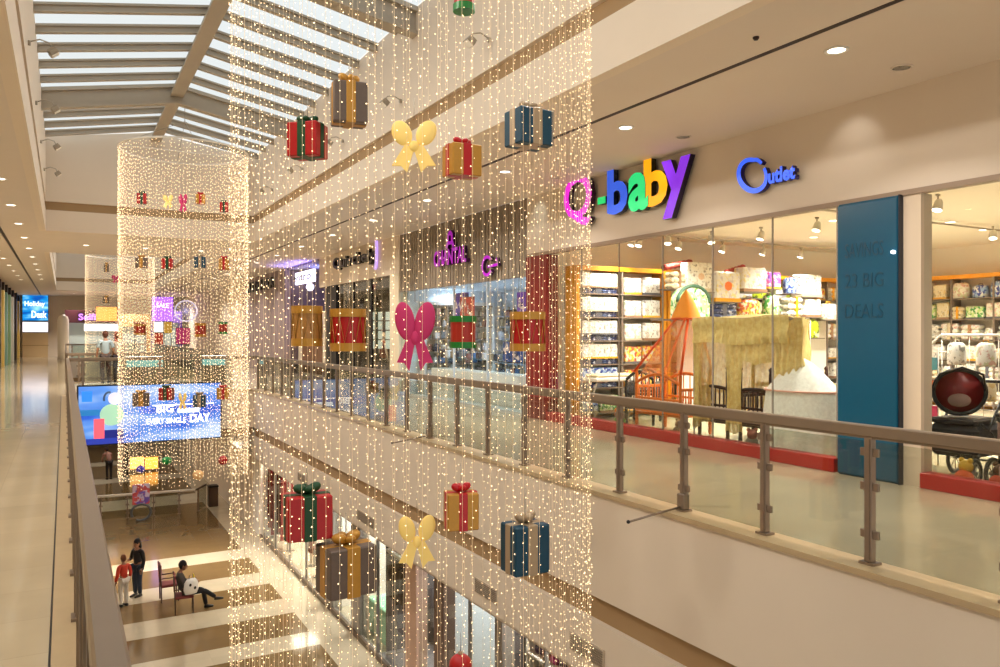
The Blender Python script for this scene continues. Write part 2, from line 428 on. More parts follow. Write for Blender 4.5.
struct('ridge_beam', MB().box(MIDX-.14, MIDX+.14, YN, YA, RH-.3, RH-.25).box(MIDX-.05, MIDX+.05, YN, YA, RH-.28, RH), STEEL, 'grey ridge beam running along the peak of the skylight', 'ridge beam')
struct('ridge_beam', MB().box(MIDX-.12, MIDX+.12, YB, YC, RH-.35, RH), STEEL, 'ridge beam of the far atrium skylight', 'ridge beam')
wn = 1
for (a, b) in ((YN, 4), (4, 11.75), (11.75, 19.5), (19.5, YA), (YB, YC)):
    for sgn, (xa, xb) in (('left', (XL, MIDX)), ('right', (MIDX, XR))):
        mb = MB(); za, zb = roof_z(xa)+.03, roof_z(xb)+.03
        mb.add([(xa, a, za), (xb, a, zb), (xb, b, zb), (xa, b, za)], [(0, 1, 2, 3)], 0)
        struct(f'window_{wn}', mb, ROOFGL, f'{sgn} slope of clear roof glazing, bay from {int(a+6)} to {int(b+6)}', 'skylight'); wn += 1

# left gallery wall and far end
LW = -2.8
slab('wall_left', LW-.2, LW, YN, YD, 0, CE, mat('left_wall_paint', (214, 196, 160), .6), 'plain cream side wall of the left gallery', 'wall')
slab('wall_back', -4, 12, YD, YD+.2, -.035, CE, WALL, 'cream end wall at the far end of the hall', 'wall')
slab('wall_right', XS, XS+.2, 42, YD, 0, CE, WALL, 'plain cream wall of the right gallery beyond the shops', 'wall')
PILC = [(150, 190, 150), (232, 232, 226), (60, 50, 44), (196, 170, 96), (120, 160, 150)]
for i, y in enumerate((39, 41.5, 44, 46.5, 49, 52, 55, 58.5, 62)):
    c = PILC[i % 5]; o = MB().bbox(LW, LW+.16, y, y+.5, 0, 3.9, .02).box(LW, LW+.17, y, y+.5, 3.9, 4.3, 1).build('wall_pilaster', [mat(f'pilaster_{i%5}', c, .3), DARK])
    tag(o, f'shallow pilaster with dark head on the left gallery wall, number {i+1} counting into the distance' if 0 else 'coloured pilaster with a dark head on the far left gallery wall', 'pilaster', 'pilasters of the left gallery', 'structure')

# ================================================================= RAILINGS
def railing(x, y0, y1, side, label, ofs=.0, ztop=1.03):
    root = empty('glass_railing', (x, y0, 0), 0, label, 'railing')
    L = y1-y0
    h = MB(); h.bbox(-.035, .035, 0, L, ztop-.085, ztop, .008).box(-.02, .02, 0, L, ztop-.1, ztop-.085)
    h.build('handrail', RAILTOP, root)
    step = .98; n = int(L/step); first = None; fg = None
    for k in range(n+1):
        yy = ofs+k*step
        if yy > L: break
        if first is None:
            p = MB(); p.bbox(-.028, .028, -.03, .03, .03, ztop-.085, .004).box(-.05, .05, -.06, .06, .012, .03)
            p.box(-.034, -.028, -.018, .018, .05, ztop-.1)
            first = p.build('post', RAILM, root, (0, yy, 0))
            for z in (.2, .55, .8):
                MB().bbox(-.012, .012, -.075, .075, z, z+.06, .004).build('clamp', RAILM, first)
            gl = MB(); gl.box(-.005, .005, .05, step-.05, .05, ztop-.12)
            fg = gl.build('glass_panel', GLASS, root, (0, yy, 0))
        else:
            copy_tree(first, root, (0, yy, 0)); 
            if yy+step < L+.1: copy_tree(fg, root, (0, yy, 0))
    return root
railing(5.15, 3.645-.98*8, YA+.2, 1, 'glass and bronze steel railing along the right gallery of the near atrium', 0)
railing(5.15, YB, YC, 1, 'glass railing along the right gallery beyond the bridge', .3)
railing(.085, YN, YA+.1, -1, 'glass railing with wide taupe handrail beside the camera on the left gallery', .45)
railing(.085, YB, YC, -1, 'glass railing of the left gallery beyond the bridge', .3)
def cross_rail(y, x0, x1, label):
    r = railing(0, 0, x1-x0, 1, label, .35); r.location = (x0, y, 0); r.rotation_euler.z = -PI/2
    return r
cross_rail(YA+.1, .1, XR+.1, 'glass railing across the near edge of the bridge above the blue billboard')
cross_rail(YB-.1, .1, XR+.1, 'glass railing across the far edge of the bridge')
cross_rail(YC+.1, .1, XR+.1, 'glass railing at the far end of the far atrium')
# braces sticking out from the right railing
def brace(u0, v0, lab):
    y = lab[1]
    o = empty('steel_brace', (5.15, y, .06), 0, lab[0], 'brace')
    MB().tube([(0, 0, 0), (-.62, .05, -.09)], .011, 8).build('rod', RAILM, o)
    MB().bbox(-.05, .03, -.05, .05, -.03, .12, .01).build('bracket', RAILM, o)
    MB().ball((-.63, .05, -.09), .018, 8).build('end_cap', DARK, o)
brace(0, 0, ('thin steel brace rod sticking out below the right railing, nearest one', onX(684, 505, 5.15).y))
brace(0, 0, ('thin steel brace rod sticking out below the right railing, behind the light curtain', onX(430, 435, 5.15).y))

# ================================================================= DOWNLIGHTS
DLR = mat('downlight_trim', (240, 236, 228), .4)
dl0 = None
dlu = None
def downlight(x, y, z, label, group, power=16, r=.075, lamp=True, col=(255, 247, 236)):
    global dl0
    if dl0 is None:
        o = empty('downlight', (x, y, z), 0, label, 'downlight', group); dl0 = o
        mb = MB(); mb.lathe([(.115, 0), (.115, -.008), (.085, -.01), (.085, .0)], 24); mb.build('trim_ring', DLR, o)
        MB().lathe([(.0001, -.004), (.084, -.004)], 20).build('lens', LAMPW, o)
    else:
        o = copy_tree(dl0, None, (x, y, z), None, label); 
        if group: o['group'] = group
        o['category'] = 'downlight'
    o.scale = (r/.075,)*3
    if lamp: area('downlight_lamp', (x, y, z-.014*r/.075), .15, power, col, spread=math.radians(125))
    return o
for k in range(15):
    y = 1.75+3.27*k
    downlight(6.58, y, CE-.001, 'round recessed downlight of the outer row in the right gallery ceiling', 'right gallery outer downlights', 44)
for k in range(14):
    y = 3.5+3.25*k
    downlight(-1.0, y, CE-.001, 'round recessed downlight beside the atrium in the left gallery ceiling', 'left gallery atrium-side downlights', 14)
    downlight(-1.95, y+1.2, CE-.001, 'round recessed downlight near the wall in the left gallery ceiling', 'left gallery wall-side downlights', 14)
for x in (.6, 2.3, 4.0): downlight(x, 27.6, CE-.001, 'round downlight in the flat ceiling over the bridge', 'bridge downlights', 70)
for x in (.6, 2.3, 4.0, 7): downlight(x, 61.5, CE-.001, 'round downlight in the ceiling of the far hall', 'far hall downlights', 90)
for k in range(12):
    downlight(5.8, 2+4.4*k, -2.051, 'round downlight in front of the ground floor shops', 'ground floor shop-side downlights', 170)
    downlight(-1.2, 4+4.4*k, -2.051, 'round downlight under the left gallery above the ground floor', 'ground floor left downlights', 210)
for x in (.9, 2.6, 4.3): downlight(x, 27.6, -1.381, 'round downlight in the underside of the bridge', 'under-bridge downlights', 60)
for (u, v) in ((756, 37), (770, 25)):
    pass
p = onZ(756, 37, CE)
tag(MB().lathe([(.03, 0), (.03, -.012), (.018, -.03), (.0001, -.03)], 14, 0, (p.x, p.y, CE)).build('sprinkler_head', DARK), 'small dark sprinkler head in the right gallery ceiling', 'sprinkler')

# unlit adjustable spots of the row next to the shop signs
for k in range(15):
    y = 1.75+3.27*k
    if dlu is None:
        dlu = o = empty('recessed_spotlight', (7.61, y, CE-.001), 0, 'unlit adjustable recessed spotlight of the row nearest the right shop signs', 'spotlight', 'recessed spotlights before the right shop signs')
        MB().lathe([(.11, 0), (.11, -.006), (.085, -.008), (.085, 0)], 24).build('trim_ring', CEIL, o)
        MB().lathe([(.0001, -.003), (.084, -.003)], 20).build('lens', WHITE, o)
    else: copy_tree(dlu, None, (7.61, y, CE-.001))

# floodlights on arms
fl0 = None
def flood(x, y, side, label):
    global fl0
    if fl0 is None:
        o = empty('floodlight', (0, 0, 0), 0, label, 'floodlight', 'arm floodlights below the skylight'); fl0 = o
        MB().tube([(0, 0, .0), (-.05, 0, 0)], .05, 10).build('wall_plate', STEEL, o)
        MB().tube([(-.02, 0, .02), (-.2, 0, .1), (-.36, .0, .06), (-.42, 0, -.06)], .014, 8).build('arm', STEEL, o)
        h = MB(); Mh = Matrix.Translation((-.44, 0, -.12)) @ Matrix.Rotation(math.radians(38), 4, 'Y')
        h.bbox(-.09, .09, -.11, .11, -.05, .06, .02, 0, Mh); h.box(-.075, .075, -.095, .095, -.056, -.05, 1, Mh)
        for q in range(5): h.box(-.08, .08, -.09+q*.042, -.08+q*.042, .06, .09, 0, Mh)
        h.build('lamp_head', [mat('flood_grey', (164, 152, 134), .5, metal=.1), WHITE], o)
        o.location = (x, y, 5.65); o.rotation_euler.z = 0 if side > 0 else PI; o.scale = (.7, .7, .7)
    else:
        o = copy_tree(fl0, None, (x, y, 5.65), 0 if side > 0 else PI, label)
    return o
for i, y in enumerate((3.0, 6.1, 9.2, 12.35, 15.5, 18.6, 21.7)):
    w = ('first', 'second', 'third', 'fourth', 'fifth', 'sixth', 'seventh')[i]
    flood(XR, y, 1, f'arm floodlight on the right upper wall, {w} counting from the near end')
    flood(XL, y, -1, f'arm floodlight on the left upper wall, {w} counting from the near end')
    spot('floodlight_beam', (XR-.52, y, 5.4), (XL, y, 2.5), 90, 130, 1, .12, (255, 248, 236))
    spot('floodlight_beam', (XL+.52, y, 5.4), (XR, y, 2.0), 170, 130, 1, .12, (255, 248, 236))
for y in (34, 40, 46, 52):
    spot('floodlight_beam', (XR-.52, y, 5.4), (XL, y, 2.5), 380, 140, 1, .12, (255, 248, 236))

# ================================================================= BABY SHOP (right, nearest)
ZB = 3.28                                                # underside of the sign wall
SIGNW = mat('sign_wall_paint', (222, 208, 192), .6, noise=.02, nscale=2)
YQ = 13.58
struct('wall_right', MB().box(XS, XS+.14, YN, YQ, ZB+.03, CE).box(XS-.02, XS+.1, YN, YQ, ZB-.03, ZB+.03, 1), [SIGNW, mat('head_rail', (150, 128, 108), .4)], 'beige sign wall above the baby shop glass', 'wall')
slab('wall_right', XS, XS+.2, 5.21, 5.43, 0, ZB-.03, mat('pier_beige', (212, 194, 172), .6), 'narrow beige pier right of the blue column', 'wall')
slab('wall_right', XS-.02, XS+.25, 12.82, YQ, 0, ZB-.03, mat('red_pier', (120, 8, 6), .4), 'dark red pier at the left end of the baby shop', 'wall')
for n, (a, b, w) in enumerate(((YN, 5.21, 'right of the blue column'), (6.3, 12.82, 'left of the blue column'))):
    struct('baseboard_right', MB().bbox(XS-.03, XS+.16, a, b, .0, .17, .008), REDP, f'red plinth under the shop glass {w}', 'plinth')
k = 20
for ys in ((YN, 1.6, 3.9, 5.2), (6.3, 7.3, 8.4, 9.49, 10.6, 11.7, 12.82)):
    for a, b in zip(ys[:-1], ys[1:]):
        r = empty(f'window_{k}', (XS, a, 0), 0, f'clear baby shop glass pane, ' + ({5.2: 'right of the blue column', 7.3: 'directly left of the blue column'}.get(b, f'its left edge about {b:.0f} metres ahead')), 'shop window', None, 'structure'); k += 1
        MB().box(.03, .042, .008, b-a-.008, .17, ZB-.03).build('pane', SHOPGL, r)
        MB().box(.025, .047, -.008, .008, .17, ZB-.03).build('mullion', mat('mullion_grey', (150, 140, 128), .3), r)
# blue column
BLUE = mat('petrol_blue_laminate', (6, 78, 108), .22, noise=.04)
bc = empty('blue_column', (XS, 5.43, 0), 0, 'tall glossy petrol blue column with faint dark lettering', 'column', None, 'structure')
MB().bbox(-.06, .3, 0, .82, 0, ZB-.02, .03).build('cladding', BLUE, bc)
MB().box(-.075, .1, -.014, .0, 0, ZB-.02).build('edge_strip', mat('column_edge_navy', (8, 22, 40), .3), bc)
DKB = mat('faded_blue_lettering', (4, 58, 82), .3)
for i, (t, z, w) in enumerate((('SAVINGS', 2.72, .5), ('23 BIG', 2.36, .5), ('DEALS', 2.0, .5))):
    letters('lettering', t, face_negX(-.06, .69, z-.12), w, .17, .003, DKB, DKB, bc)
MB().lathe([(.02, 0), (.02, .03), (.0001, .03)], 12, 0, (0, 0, 0), True, Matrix.Translation((-.06, .06, 2.62)) @ Matrix.Rotation(-PI/2, 4, 'Y')).build('small_lamp', mat('small_led', (255, 255, 255), .4, emit=4), bc)

# Q-baby sign letters
SX = 8.10
sg = empty('shop_sign', (0, 0, 0), 0, 'large multicoloured letters reading Q-baby on the beige sign wall', 'shop sign')
def face_col(n, c, e=.55): return mat(n, c, .25, emit=e)
DKL = mat('letter_side_dark', (34, 12, 40), .4)
QL = [('Q', 564, 592, 174, 227, (232, 40, 226), .02), ('-', 598, 606, 197, 204, (30, 214, 120), .06), ('b', 607.5, 628, 167, 214, (44, 92, 226), .035),
      ('a', 628.5, 648.5, 172, 211, (34, 218, 130), .035), ('b', 644, 668, 155.5, 206, (250, 172, 14), .035), ('y', 662, 691, 158, 217, (128, 46, 226), .035)]
for i, (ch, u0, u1, v0, v1, c, off) in enumerate(QL):
    um = (u0+u1)/2; X_ = SX - (.0 if ch != 'a' else .01)
    yl = onX(u0, 200, X_).y; yr = onX(u1, 200, X_).y; zt = onX(um, v0, X_).z; zb = onX(um, v1, X_).z
    o = letters('letter', ch, face_negX(X_+.09, yl, zb), yl-yr, zt-zb, .1, face_col(f'letter_face_{i}', c), mat(f'letter_side_{i}', tuple(int(x*.22) for x in c), .4), sg, off, .0)
    o['label'] = ('magenta', 'green', 'blue', 'green', 'yellow', 'violet')[i]+(' hyphen' if ch == '-' else f' letter {ch}')
# Outlet sign
so = empty('shop_sign', (0, 0, 0), 0, 'small blue sign reading Outlet with an oversized tilted O', 'shop sign')
OB = face_col('outlet_blue', (52, 96, 246), .7); OS = mat('outlet_side', (26, 10, 96), .4)
yc = onX(751, 175, SX).y; zc = onX(751, 175, SX).z
pl = onX(735, 175, SX).y; w_ = (pl-onX(768, 175, SX).y)
mbo = MB(); pts = []
for i in range(30):
    th = math.radians(75+i*(345/29)); a, b = .46*w_, .33*w_
    x, y = a*math.cos(th), b*math.sin(th); r_ = math.radians(-36)
    pts.append((x*math.cos(r_)-y*math.sin(r_), x*math.sin(r_)+y*math.cos(r_)+(.02 if i < 3 else 0)))
stroke(mbo, pts, [.045+.03*abs(math.sin(i/29*PI)) for i in range(30)], .08, face_negX(SX+.1, yc, zc))
o = mbo.build('letter', [OB, OS], so); o['label'] = 'tilted swoosh letter O'
y0 = onX(767, 175, SX).y; y1 = onX(794, 175, SX).y; z0 = onX(780, 181.5, SX).z; z1 = onX(780, 166, SX).z
Mt = face_negX(SX+.1, y0, z0)
o = letters('lettering', 'utlet', Mt, y0-y1, z1-z0, .08, OB, OS, so, .04)
# glow spots on the sign wall (real spotlights in the ceiling)
spot('sign_spot', (7.72, 5.95, CE-.05), (8.24, 6.05, 3.8), 5, 85, 1, .03, (255, 250, 240))
spot('sign_spot', (7.6, 9.2, CE-.05), (8.24, 9.25, 4.1), 5, 50, .9, .03, (235, 250, 240))
spot('sign_spot', (7.6, 12.9, CE-.05), (8.24, 13.1, 4.0), 7, 55, .9, .03, (235, 250, 240))
spot('sign_spot', (7.6, 24.0, CE-.05), (8.24, 24.2, 4.0), 7, 55, .9, .03, (235, 250, 240))
for y in (5.04,):
    tag(MB().lathe([(.07, 0), (.07, -.02), (.05, -.035), (.0001, -.03)], 16, 0, (7.61, y, CE)).build('ceiling_speaker', WHITE), 'white adjustable spotlight head close to the sign wall', 'spotlight') if False else None

# shop shell
QC = 3.72
slab('floor', XS, 18.3, YN, 13.0, -.035, .0, mat('shop_floor', (206, 190, 160), .2, noise=.04), 'pale floor inside the baby shop', 'floor')
slab('ceiling', XS+.14, 18.3, YN, 13.2, QC, QC+.1, mat('shop_ceiling', (236, 228, 214), .7), 'cream ceiling inside the baby shop', 'ceiling')
SHW = mat('shop_wall', (240, 234, 222), .7)
slab('wall_back', XS+.14, 18.3, 12.95, 13.2, 0, QC, SHW, 'cream partition wall at the far side of the baby shop', 'wall')
slab('wall_right', 18.2, 18.4, YN, 13.2, 0, QC, SHW, 'cream rear wall of the baby shop', 'wall')
ORG = mat('orange_laminate', (236, 158, 30), .35)
SHELF = mat('shelf_grey', (120, 104, 92), .5)
WIN_ = mat('shelf_white', (232, 226, 214), .5)
def shelving(x0, x1, y, z1, levels, bays, depth, label, frame, along='x', rz=0, uprightw=.07):
    """unit with its back towards +Y (local); width along x"""
    w = x1-x0; r = empty('shelving_unit', (x0, y, 0), rz, label, 'shelving')
    f = MB(); f.box(0, w, depth-.02, depth, 0, z1, 0); f.box(0, w, 0, depth, z1-.09, z1, 0); f.box(0, uprightw, 0, depth, 0, z1-.09, 0); f.box(w-uprightw, w, 0, depth, 0, z1-.09, 0)
    f.build('frame', frame, r)
    b = MB(); b.box(uprightw, w-uprightw, depth-.04, depth-.02, .1, z1-.09); b.build('back_panel', WIN_, r)
    for i in range(1, bays):
        xx = w*i/bays; MB().box(xx-.02, xx+.02, .02, depth-.04, 0, z1-.09).build('divider', SHELF, r)
    for z in levels: MB().box(uprightw, w-uprightw, .01, depth-.04, z-.025, z).build('shelf', SHELF, r)
    return r
# packages
PR = [printed('pack_white_a', (240, 236, 228), (214, 202, 186), (150, 146, 138), 11, .56, .62),
      printed('pack_white_b', (244, 240, 232), (206, 212, 176), (216, 176, 166), 9, .55, .6),
      printed('pack_cream', (236, 224, 196), (160, 150, 128), (222, 196, 140), 11, .55, .62),
      printed('pack_pale', (238, 236, 236), (206, 200, 216), (238, 222, 160), 8, .55, .62),
      printed('pack_green', (198, 226, 150), (60, 150, 70), (240, 240, 220), 9),
      printed('pack_yellow', (248, 208, 70), (238, 236, 220), (214, 90, 60), 9),
      printed('pack_blue', (150, 180, 224), (240, 244, 250), (50, 70, 160), 9),
      printed('pack_navy', (34, 44, 84), (90, 104, 140), (200, 200, 210), 8, .6, .66),
      printed('pack_multi', (232, 222, 200), (206, 84, 60), (120, 160, 70), 12),
      printed('pack_lime', (196, 222, 40), (236, 240, 220), (90, 110, 30), 6, .55, .6),
      printed('pack_red', (176, 40, 34), (220, 170, 90), (90, 20, 20), 9),
      printed('pack_purple', (130, 70, 190), (236, 220, 240), (210, 80, 150), 8)]
PN = ['white and tan', 'white and pink', 'cream', 'pale', 'green', 'yellow', 'blue', 'navy', 'multicoloured', 'lime', 'red', 'purple']
PT = [mat(f'pack_trim_{i}', c, .4) for i, c in enumerate(((206, 190, 160), (160, 120, 90), (236, 170, 30), (90, 90, 100)))]
def package(loc, w, d, h, mi, label, group=None, rz=0, style=0, trim=0, name='boxed_bedding', cat='package'):
    """retail package: zipped bag or box with a handle and a printed card. front faces local -Y"""
    o = empty(name, loc, rz, label, cat, group)
    b = MB()
    if style == 0:
        b.bbox(-w/2, w/2, -d/2, d/2, 0, h, min(w, h)*.06)
        b.build('box', PR[mi], o)
        MB().box(-w/2-.003, w/2+.003, -d/2-.003, d/2+.003, 0, h*.12).build('edge_band', PT[trim], o)
        MB().ball((0, -d/2+.008, h*.52), h*.3, 12, 0, 1.15, .05, 1).build('printed_picture', mat('print_oval_%d' % trim, ((226, 190, 160), (170, 150, 120), (236, 120, 60), (120, 150, 160))[trim], .4), o)
    elif style == 1:                                        # soft bag
        prof = [(.46, 0), (.5, .06), (.5, .6), (.44, .9), (.3, 1)]
        vs = []; n = 16
        b.lathe([(r*w, z*h) for r, z in prof], n, 0, (0, 0, 0), True, None, 1, d/w)
        b.build('bag', PR[mi], o)
        MB().tube([(-w*.16, 0, h*.97), (-w*.1, 0, h*1.12), (w*.1, 0, h*1.12), (w*.16, 0, h*.97)], w*.025, 6).build('handle', PT[trim], o)
    else:                                                   # folded stack
        for q in range(3):
            b.bbox(-w/2, w/2, -d/2, d/2, h*q/3+.002, h*(q+1)/3-.002, h*.12)
        b.build('folded_cloth', PR[mi], o)
        MB().box(-w*.08, w*.08, -d/2-.004, d/2+.004, -.0, h+.003).build('paper_band', PT[trim], o)
    return o
lv = [.12, .62, 1.09, 1.56, 2.03, 2.5]
ORD = ['bottom', 'second', 'third', 'fourth', 'fifth', 'top']
shelving(8.72, 11.0, 12.5, 3.04, lv, 2, .42, 'tall shelving unit with orange frame beside the red pier in the baby shop', ORG)
for L, z in enumerate(lv):
    if L == 0: bw = [(8.82, 9.3, 6), (9.32, 9.8, 4), (9.9, 10.4, 2), (10.42, 10.9, 8)]
    else: bw = [(8.82, 9.78, 0 if L > 1 else 6), (9.94, 10.4, 1 if L > 2 else 5), (10.42, 10.9, 0 if L > 2 else 5)]
    for i, (xa, xb, c) in enumerate(bw):
        h0 = 0
        if i == 0 and L > 0:
            package(((xa+xb)/2, 12.72, z), xb-xa-.04, .3, .11, 7, f'flat navy blanket pack under the white box, {ORD[L]} shelf of the orange-framed unit', 'navy blanket packs on the orange-framed unit', 0, 2, 3); h0 = .112
        package(((xa+xb)/2, 12.7, z+h0), xb-xa-.03, .3, (.29 if h0 else .36)-.02*(i % 2), c, f'{PN[c]} bedding box, {ORD[L]} shelf of the orange-framed unit, number {i+1} from left', 'bedding boxes on the orange-framed unit', 0, 0, (L+i) % 4)
lv2 = [.12, .62, 1.09, 1.56, 2.03, 2.5]
shelving(11.05, 18.1, 12.5, 3.04, lv2, 7, .42, 'long wall of shelving with an orange top band behind the cribs', ORG)
for L, z in enumerate(lv2):
    x = 11.2; i = 0
    while x < 17.0:
        w = random.uniform(.3, .62); h = random.uniform(.22, .44)
        c = random.choice([0, 1, 2, 3, 4, 5, 0, 3, 4, 1, 9])
        package((x+w/2, 12.72, z), w*.92, .3, h, c, f'{PN[c]} pack, {ORD[L]} shelf behind the cribs, number {i+1} from the left', 'packs on the long wall shelving', 0, random.choice([0, 0, 1, 2]), random.randrange(4)); x += w+.02; i += 1
# back wall shelving seen through the right-hand glass
r = shelving(0, 5.6, 0, 3.04, lv2, 6, .42, 'shelving with orange top band along the rear wall, seen right of the blue column', ORG)
r.location = (17.78, 12.4, 0); r.rotation_euler.z = -PI/2
for L, z in enumerate(lv2):
    y = 12.2; i = 0
    while y > 8.6:
        w = random.uniform(.3, .5); h = random.uniform(.26, .4); c = random.choice([0, 1, 2, 4, 8, 1, 2]) if not (L == 5 and 9.2 < y < 10.6) else 6
        package((17.95, y-w/2, z), w*.92, .28, h, c, f'{PN[c]} pack on the {ORD[L]} rear-wall shelf, number {i+1} from the left', 'packs on the rear wall shelving', -PI/2, random.choice([0, 1, 2]), random.randrange(4)); y -= w+.02; i += 1
# display packs standing forward of the shelves, on a tall display stand
def spanY(u0, u1, v0, v1, y):
    a = onY(u0, (v0+v1)/2, y); b = onY(u1, (v0+v1)/2, y); t = onY((u0+u1)/2, v0, y); q = onY((u0+u1)/2, v1, y)
    return (a.x+b.x)/2, b.x-a.x, q.z, t.z-q.z
st = empty('display_gondola', (11.0, 12.0, 0), 0, 'grey stepped display gondola standing in front of the long shelving', 'display stand')
g = MB(); g.box(.1, 4.6, .18, .3, 0, 2.2); g.build('back_panel', WIN_, st)
zl = sorted({round(spanY(*q, 11.9)[2], 2) for q in ((684, 708, 263, 292), (710, 736, 272, 302), (738, 762, 268, 292))})
SD = [(684, 708, 263, 292, 0, 0, 'white quilted bedding box standing high above the orange tent pack'),
      (710, 736, 272, 302, 3, 0, 'cream box with round baby picture between the two white boxes'),
      (738, 762, 268, 292, 3, 0, 'white box with small round picture above the yellow arched pack'),
      (706, 733, 304, 319, 7, 2, 'dark folded pack under the cream box'),
      (737, 760, 297, 320, 5, 1, 'yellow arched toy bag above the gold canopy'),
      (763, 776, 273, 289, 11, 0, 'purple and pink pack right of the white boxes'),
      (763, 778, 292, 318, 4, 1, 'bright green bag beside the yellow arched bag'),
      (785, 794, 276, 294, 6, 1, 'pale blue bag right of the purple pack'),
      (796, 817, 275, 297, 0, 0, 'large white box near the blue column'),
      (784, 799, 297, 317, 0, 2, 'grey folded blanket pack under the pale blue bag'),
      (800, 816, 299, 317, 3, 0, 'pale box with a grey picture under the large white box'),
      (798, 818, 317, 338, 9, 1, 'lime green carrier bag with a white label'),
      (781, 796, 321, 332, 10, 2, 'dark red folded pack left of the lime bag'),
      (819, 837, 302, 320, 1, 1, 'white and green bag close to the blue column'),
      (668, 682, 272, 289, 2, 2, 'tan striped cloth pack right of the orange frame')]
for j, (u0, u1, v0, v1, c, sty, lab) in enumerate(SD):
    x, w, z, h = spanY(u0, u1, v0, v1, 11.9)
    package((x, 11.9, z), w*.96, .3, h*(1 if sty != 1 else .9), c, lab, None, 0, sty, (0, 2, 1, 3)[j % 4])
    MB().box(x-w/2-.01-11, x+w/2+.01-11, -.28, .19, z-.02, z).build('shelf', SHELF, st)
x, w, z, h = spanY(674, 706, 286, 319, 11.6)
t = empty('toy_bag', (x, 11.6, z), 0, 'dark green arched toy bag behind the top of the orange crib canopy', 'toy bag')
MB().prism([(-w*.5, 0)]+[(-w*.5*math.cos(a*PI/12), h*.5+h*.5*math.sin(a*PI/12)) for a in range(13)]+[(w*.5, 0)], -.1, .1, 0, Matrix.Rotation(PI/2, 4, 'X')).build('bag', PR[4], t)
MB().tube([(w*.5*math.cos(a*PI/12), -.1, h*.5+h*.5*math.sin(a*PI/12)) for a in range(13)], .035, 8).build('green_hoop', mat('hoop_green', (50, 90, 70), .5), t)
MB().box(x-w*.6-11, x+w*.6-11, -.55, .19, z-.03, z).build('shelf', SHELF, st)
for (u0, u1, v, lab) in ((663, 691, 265, 'dark red fringed bolster lying on top of the orange-framed shelving'), (725, 744, 270, 'red brown rolled mat on top of the packs')):
    a = onY(u0, v+3, 12.1); b = onY(u1, v-3, 12.1)
    o = MB(); n = 12
    o.tube([a.lerp(b, i/n) for i in range(n+1)], [.07 if i % 2 else .055 for i in range(n+1)], 10); tag(o.build('rolled_mat', mat('roll_red', (150, 44, 34), .7)), lab, 'rolled mat')
# track lights and ceiling lamps in the shop
TRK = mat('track_silver', (168, 158, 144), .4, metal=.3)
tr = [empty('lighting_track', (8.7, y, QC-.09), 0, lab, 'lighting track') for y, lab in ((11.9, 'silver lighting track nearest the packed shelves'), (8.2, 'silver lighting track over the cribs'), (4.6, 'silver lighting track over the strollers'))]
for o in tr: MB().box(0, 9, -.018, .018, 0, .03).build('rail', TRK, o); MB().tube([(.5, 0, .03), (.5, 0, .09)], .008, 6).tube([(8, 0, .03), (8, 0, .09)], .008, 6).build('hanger', TRK, o)
tl0 = None
def tracklight(p, lab, col=(255, 250, 240), power=85):
    global tl0
    if tl0 is None:
        tl0 = empty('track_spotlight', p, .4, lab, 'spotlight', 'track spotlights in the baby shop')
        MB().box(-.03, .03, -.02, .02, -.03, .0).tube([(0, 0, -.03), (0, 0, -.1)], .012, 8).build('bracket', TRK, tl0)
        Mh = Matrix.Translation((0, 0, -.16)) @ Matrix.Rotation(math.radians(22), 4, 'Y')
        MB().lathe([(.0001, .09), (.04, .085), (.055, .05), (.07, -.07), (.065, -.075), (.05, -.03), (.0001, -.03)], 16, 0, (0, 0, 0), True, Mh).build('lamp_head', mat('spot_white', (214, 206, 192), .35), tl0)
        MB().lathe([(.0001, -.072), (.062, -.072)], 16, 0, (0, 0, 0), True, Mh).build('lens', LAMPW, tl0)
    else: copy_tree(tl0, None, p, random.uniform(-.6, 1.2), lab)
    spot('track_beam', (p[0], p[1], p[2]-.27), (p[0]-.2, p[1]+1.0, 1.2), power, 110, .8, .05, col)
TLS = [(639, 252, 'far left end above the orange frame'), (668, 241, 'second from the left'), (711, 240, 'third from the left, bright lens'), (761, 236, 'fourth, large and bright'), (817, 226, 'large bright one left of the blue column'), (938, 203, 'large one right of the blue column'), (930, 268, 'small bright one right of the blue column'), (993, 235, 'one at the right edge of the picture')]
for u, v, lab in TLS:
    z = QC-.09
    p = onZ(u, v-9, z)
    if p.x > 17 or p.y > 12.2: p = onY(u, v, 11.9); p.z = QC-.09
    tracklight((p.x, p.y, QC-.09), 'track spotlight in the baby shop, '+lab)
for i, x in enumerate((9.6, 10.8, 12.0, 13.2, 14.4)):
    tracklight((x, 11.9, QC-.09), f'small track spotlight on the track before the packed shelves, number {i+1} from the left', power=75)
for (x, y) in ((13.7, 11.0), (15.2, 10.6), (12.0, 9.2), (14, 8.3), (15.6, 8.6), (10, 7), (12.4, 6.4), (10.2, 9.8), (11, 4.6), (14.2, 5.4)):
    downlight(x, y, QC-.001, 'small round downlight in the baby shop ceiling', 'baby shop ceiling downlights', 75, .075, True, (255, 250, 240))

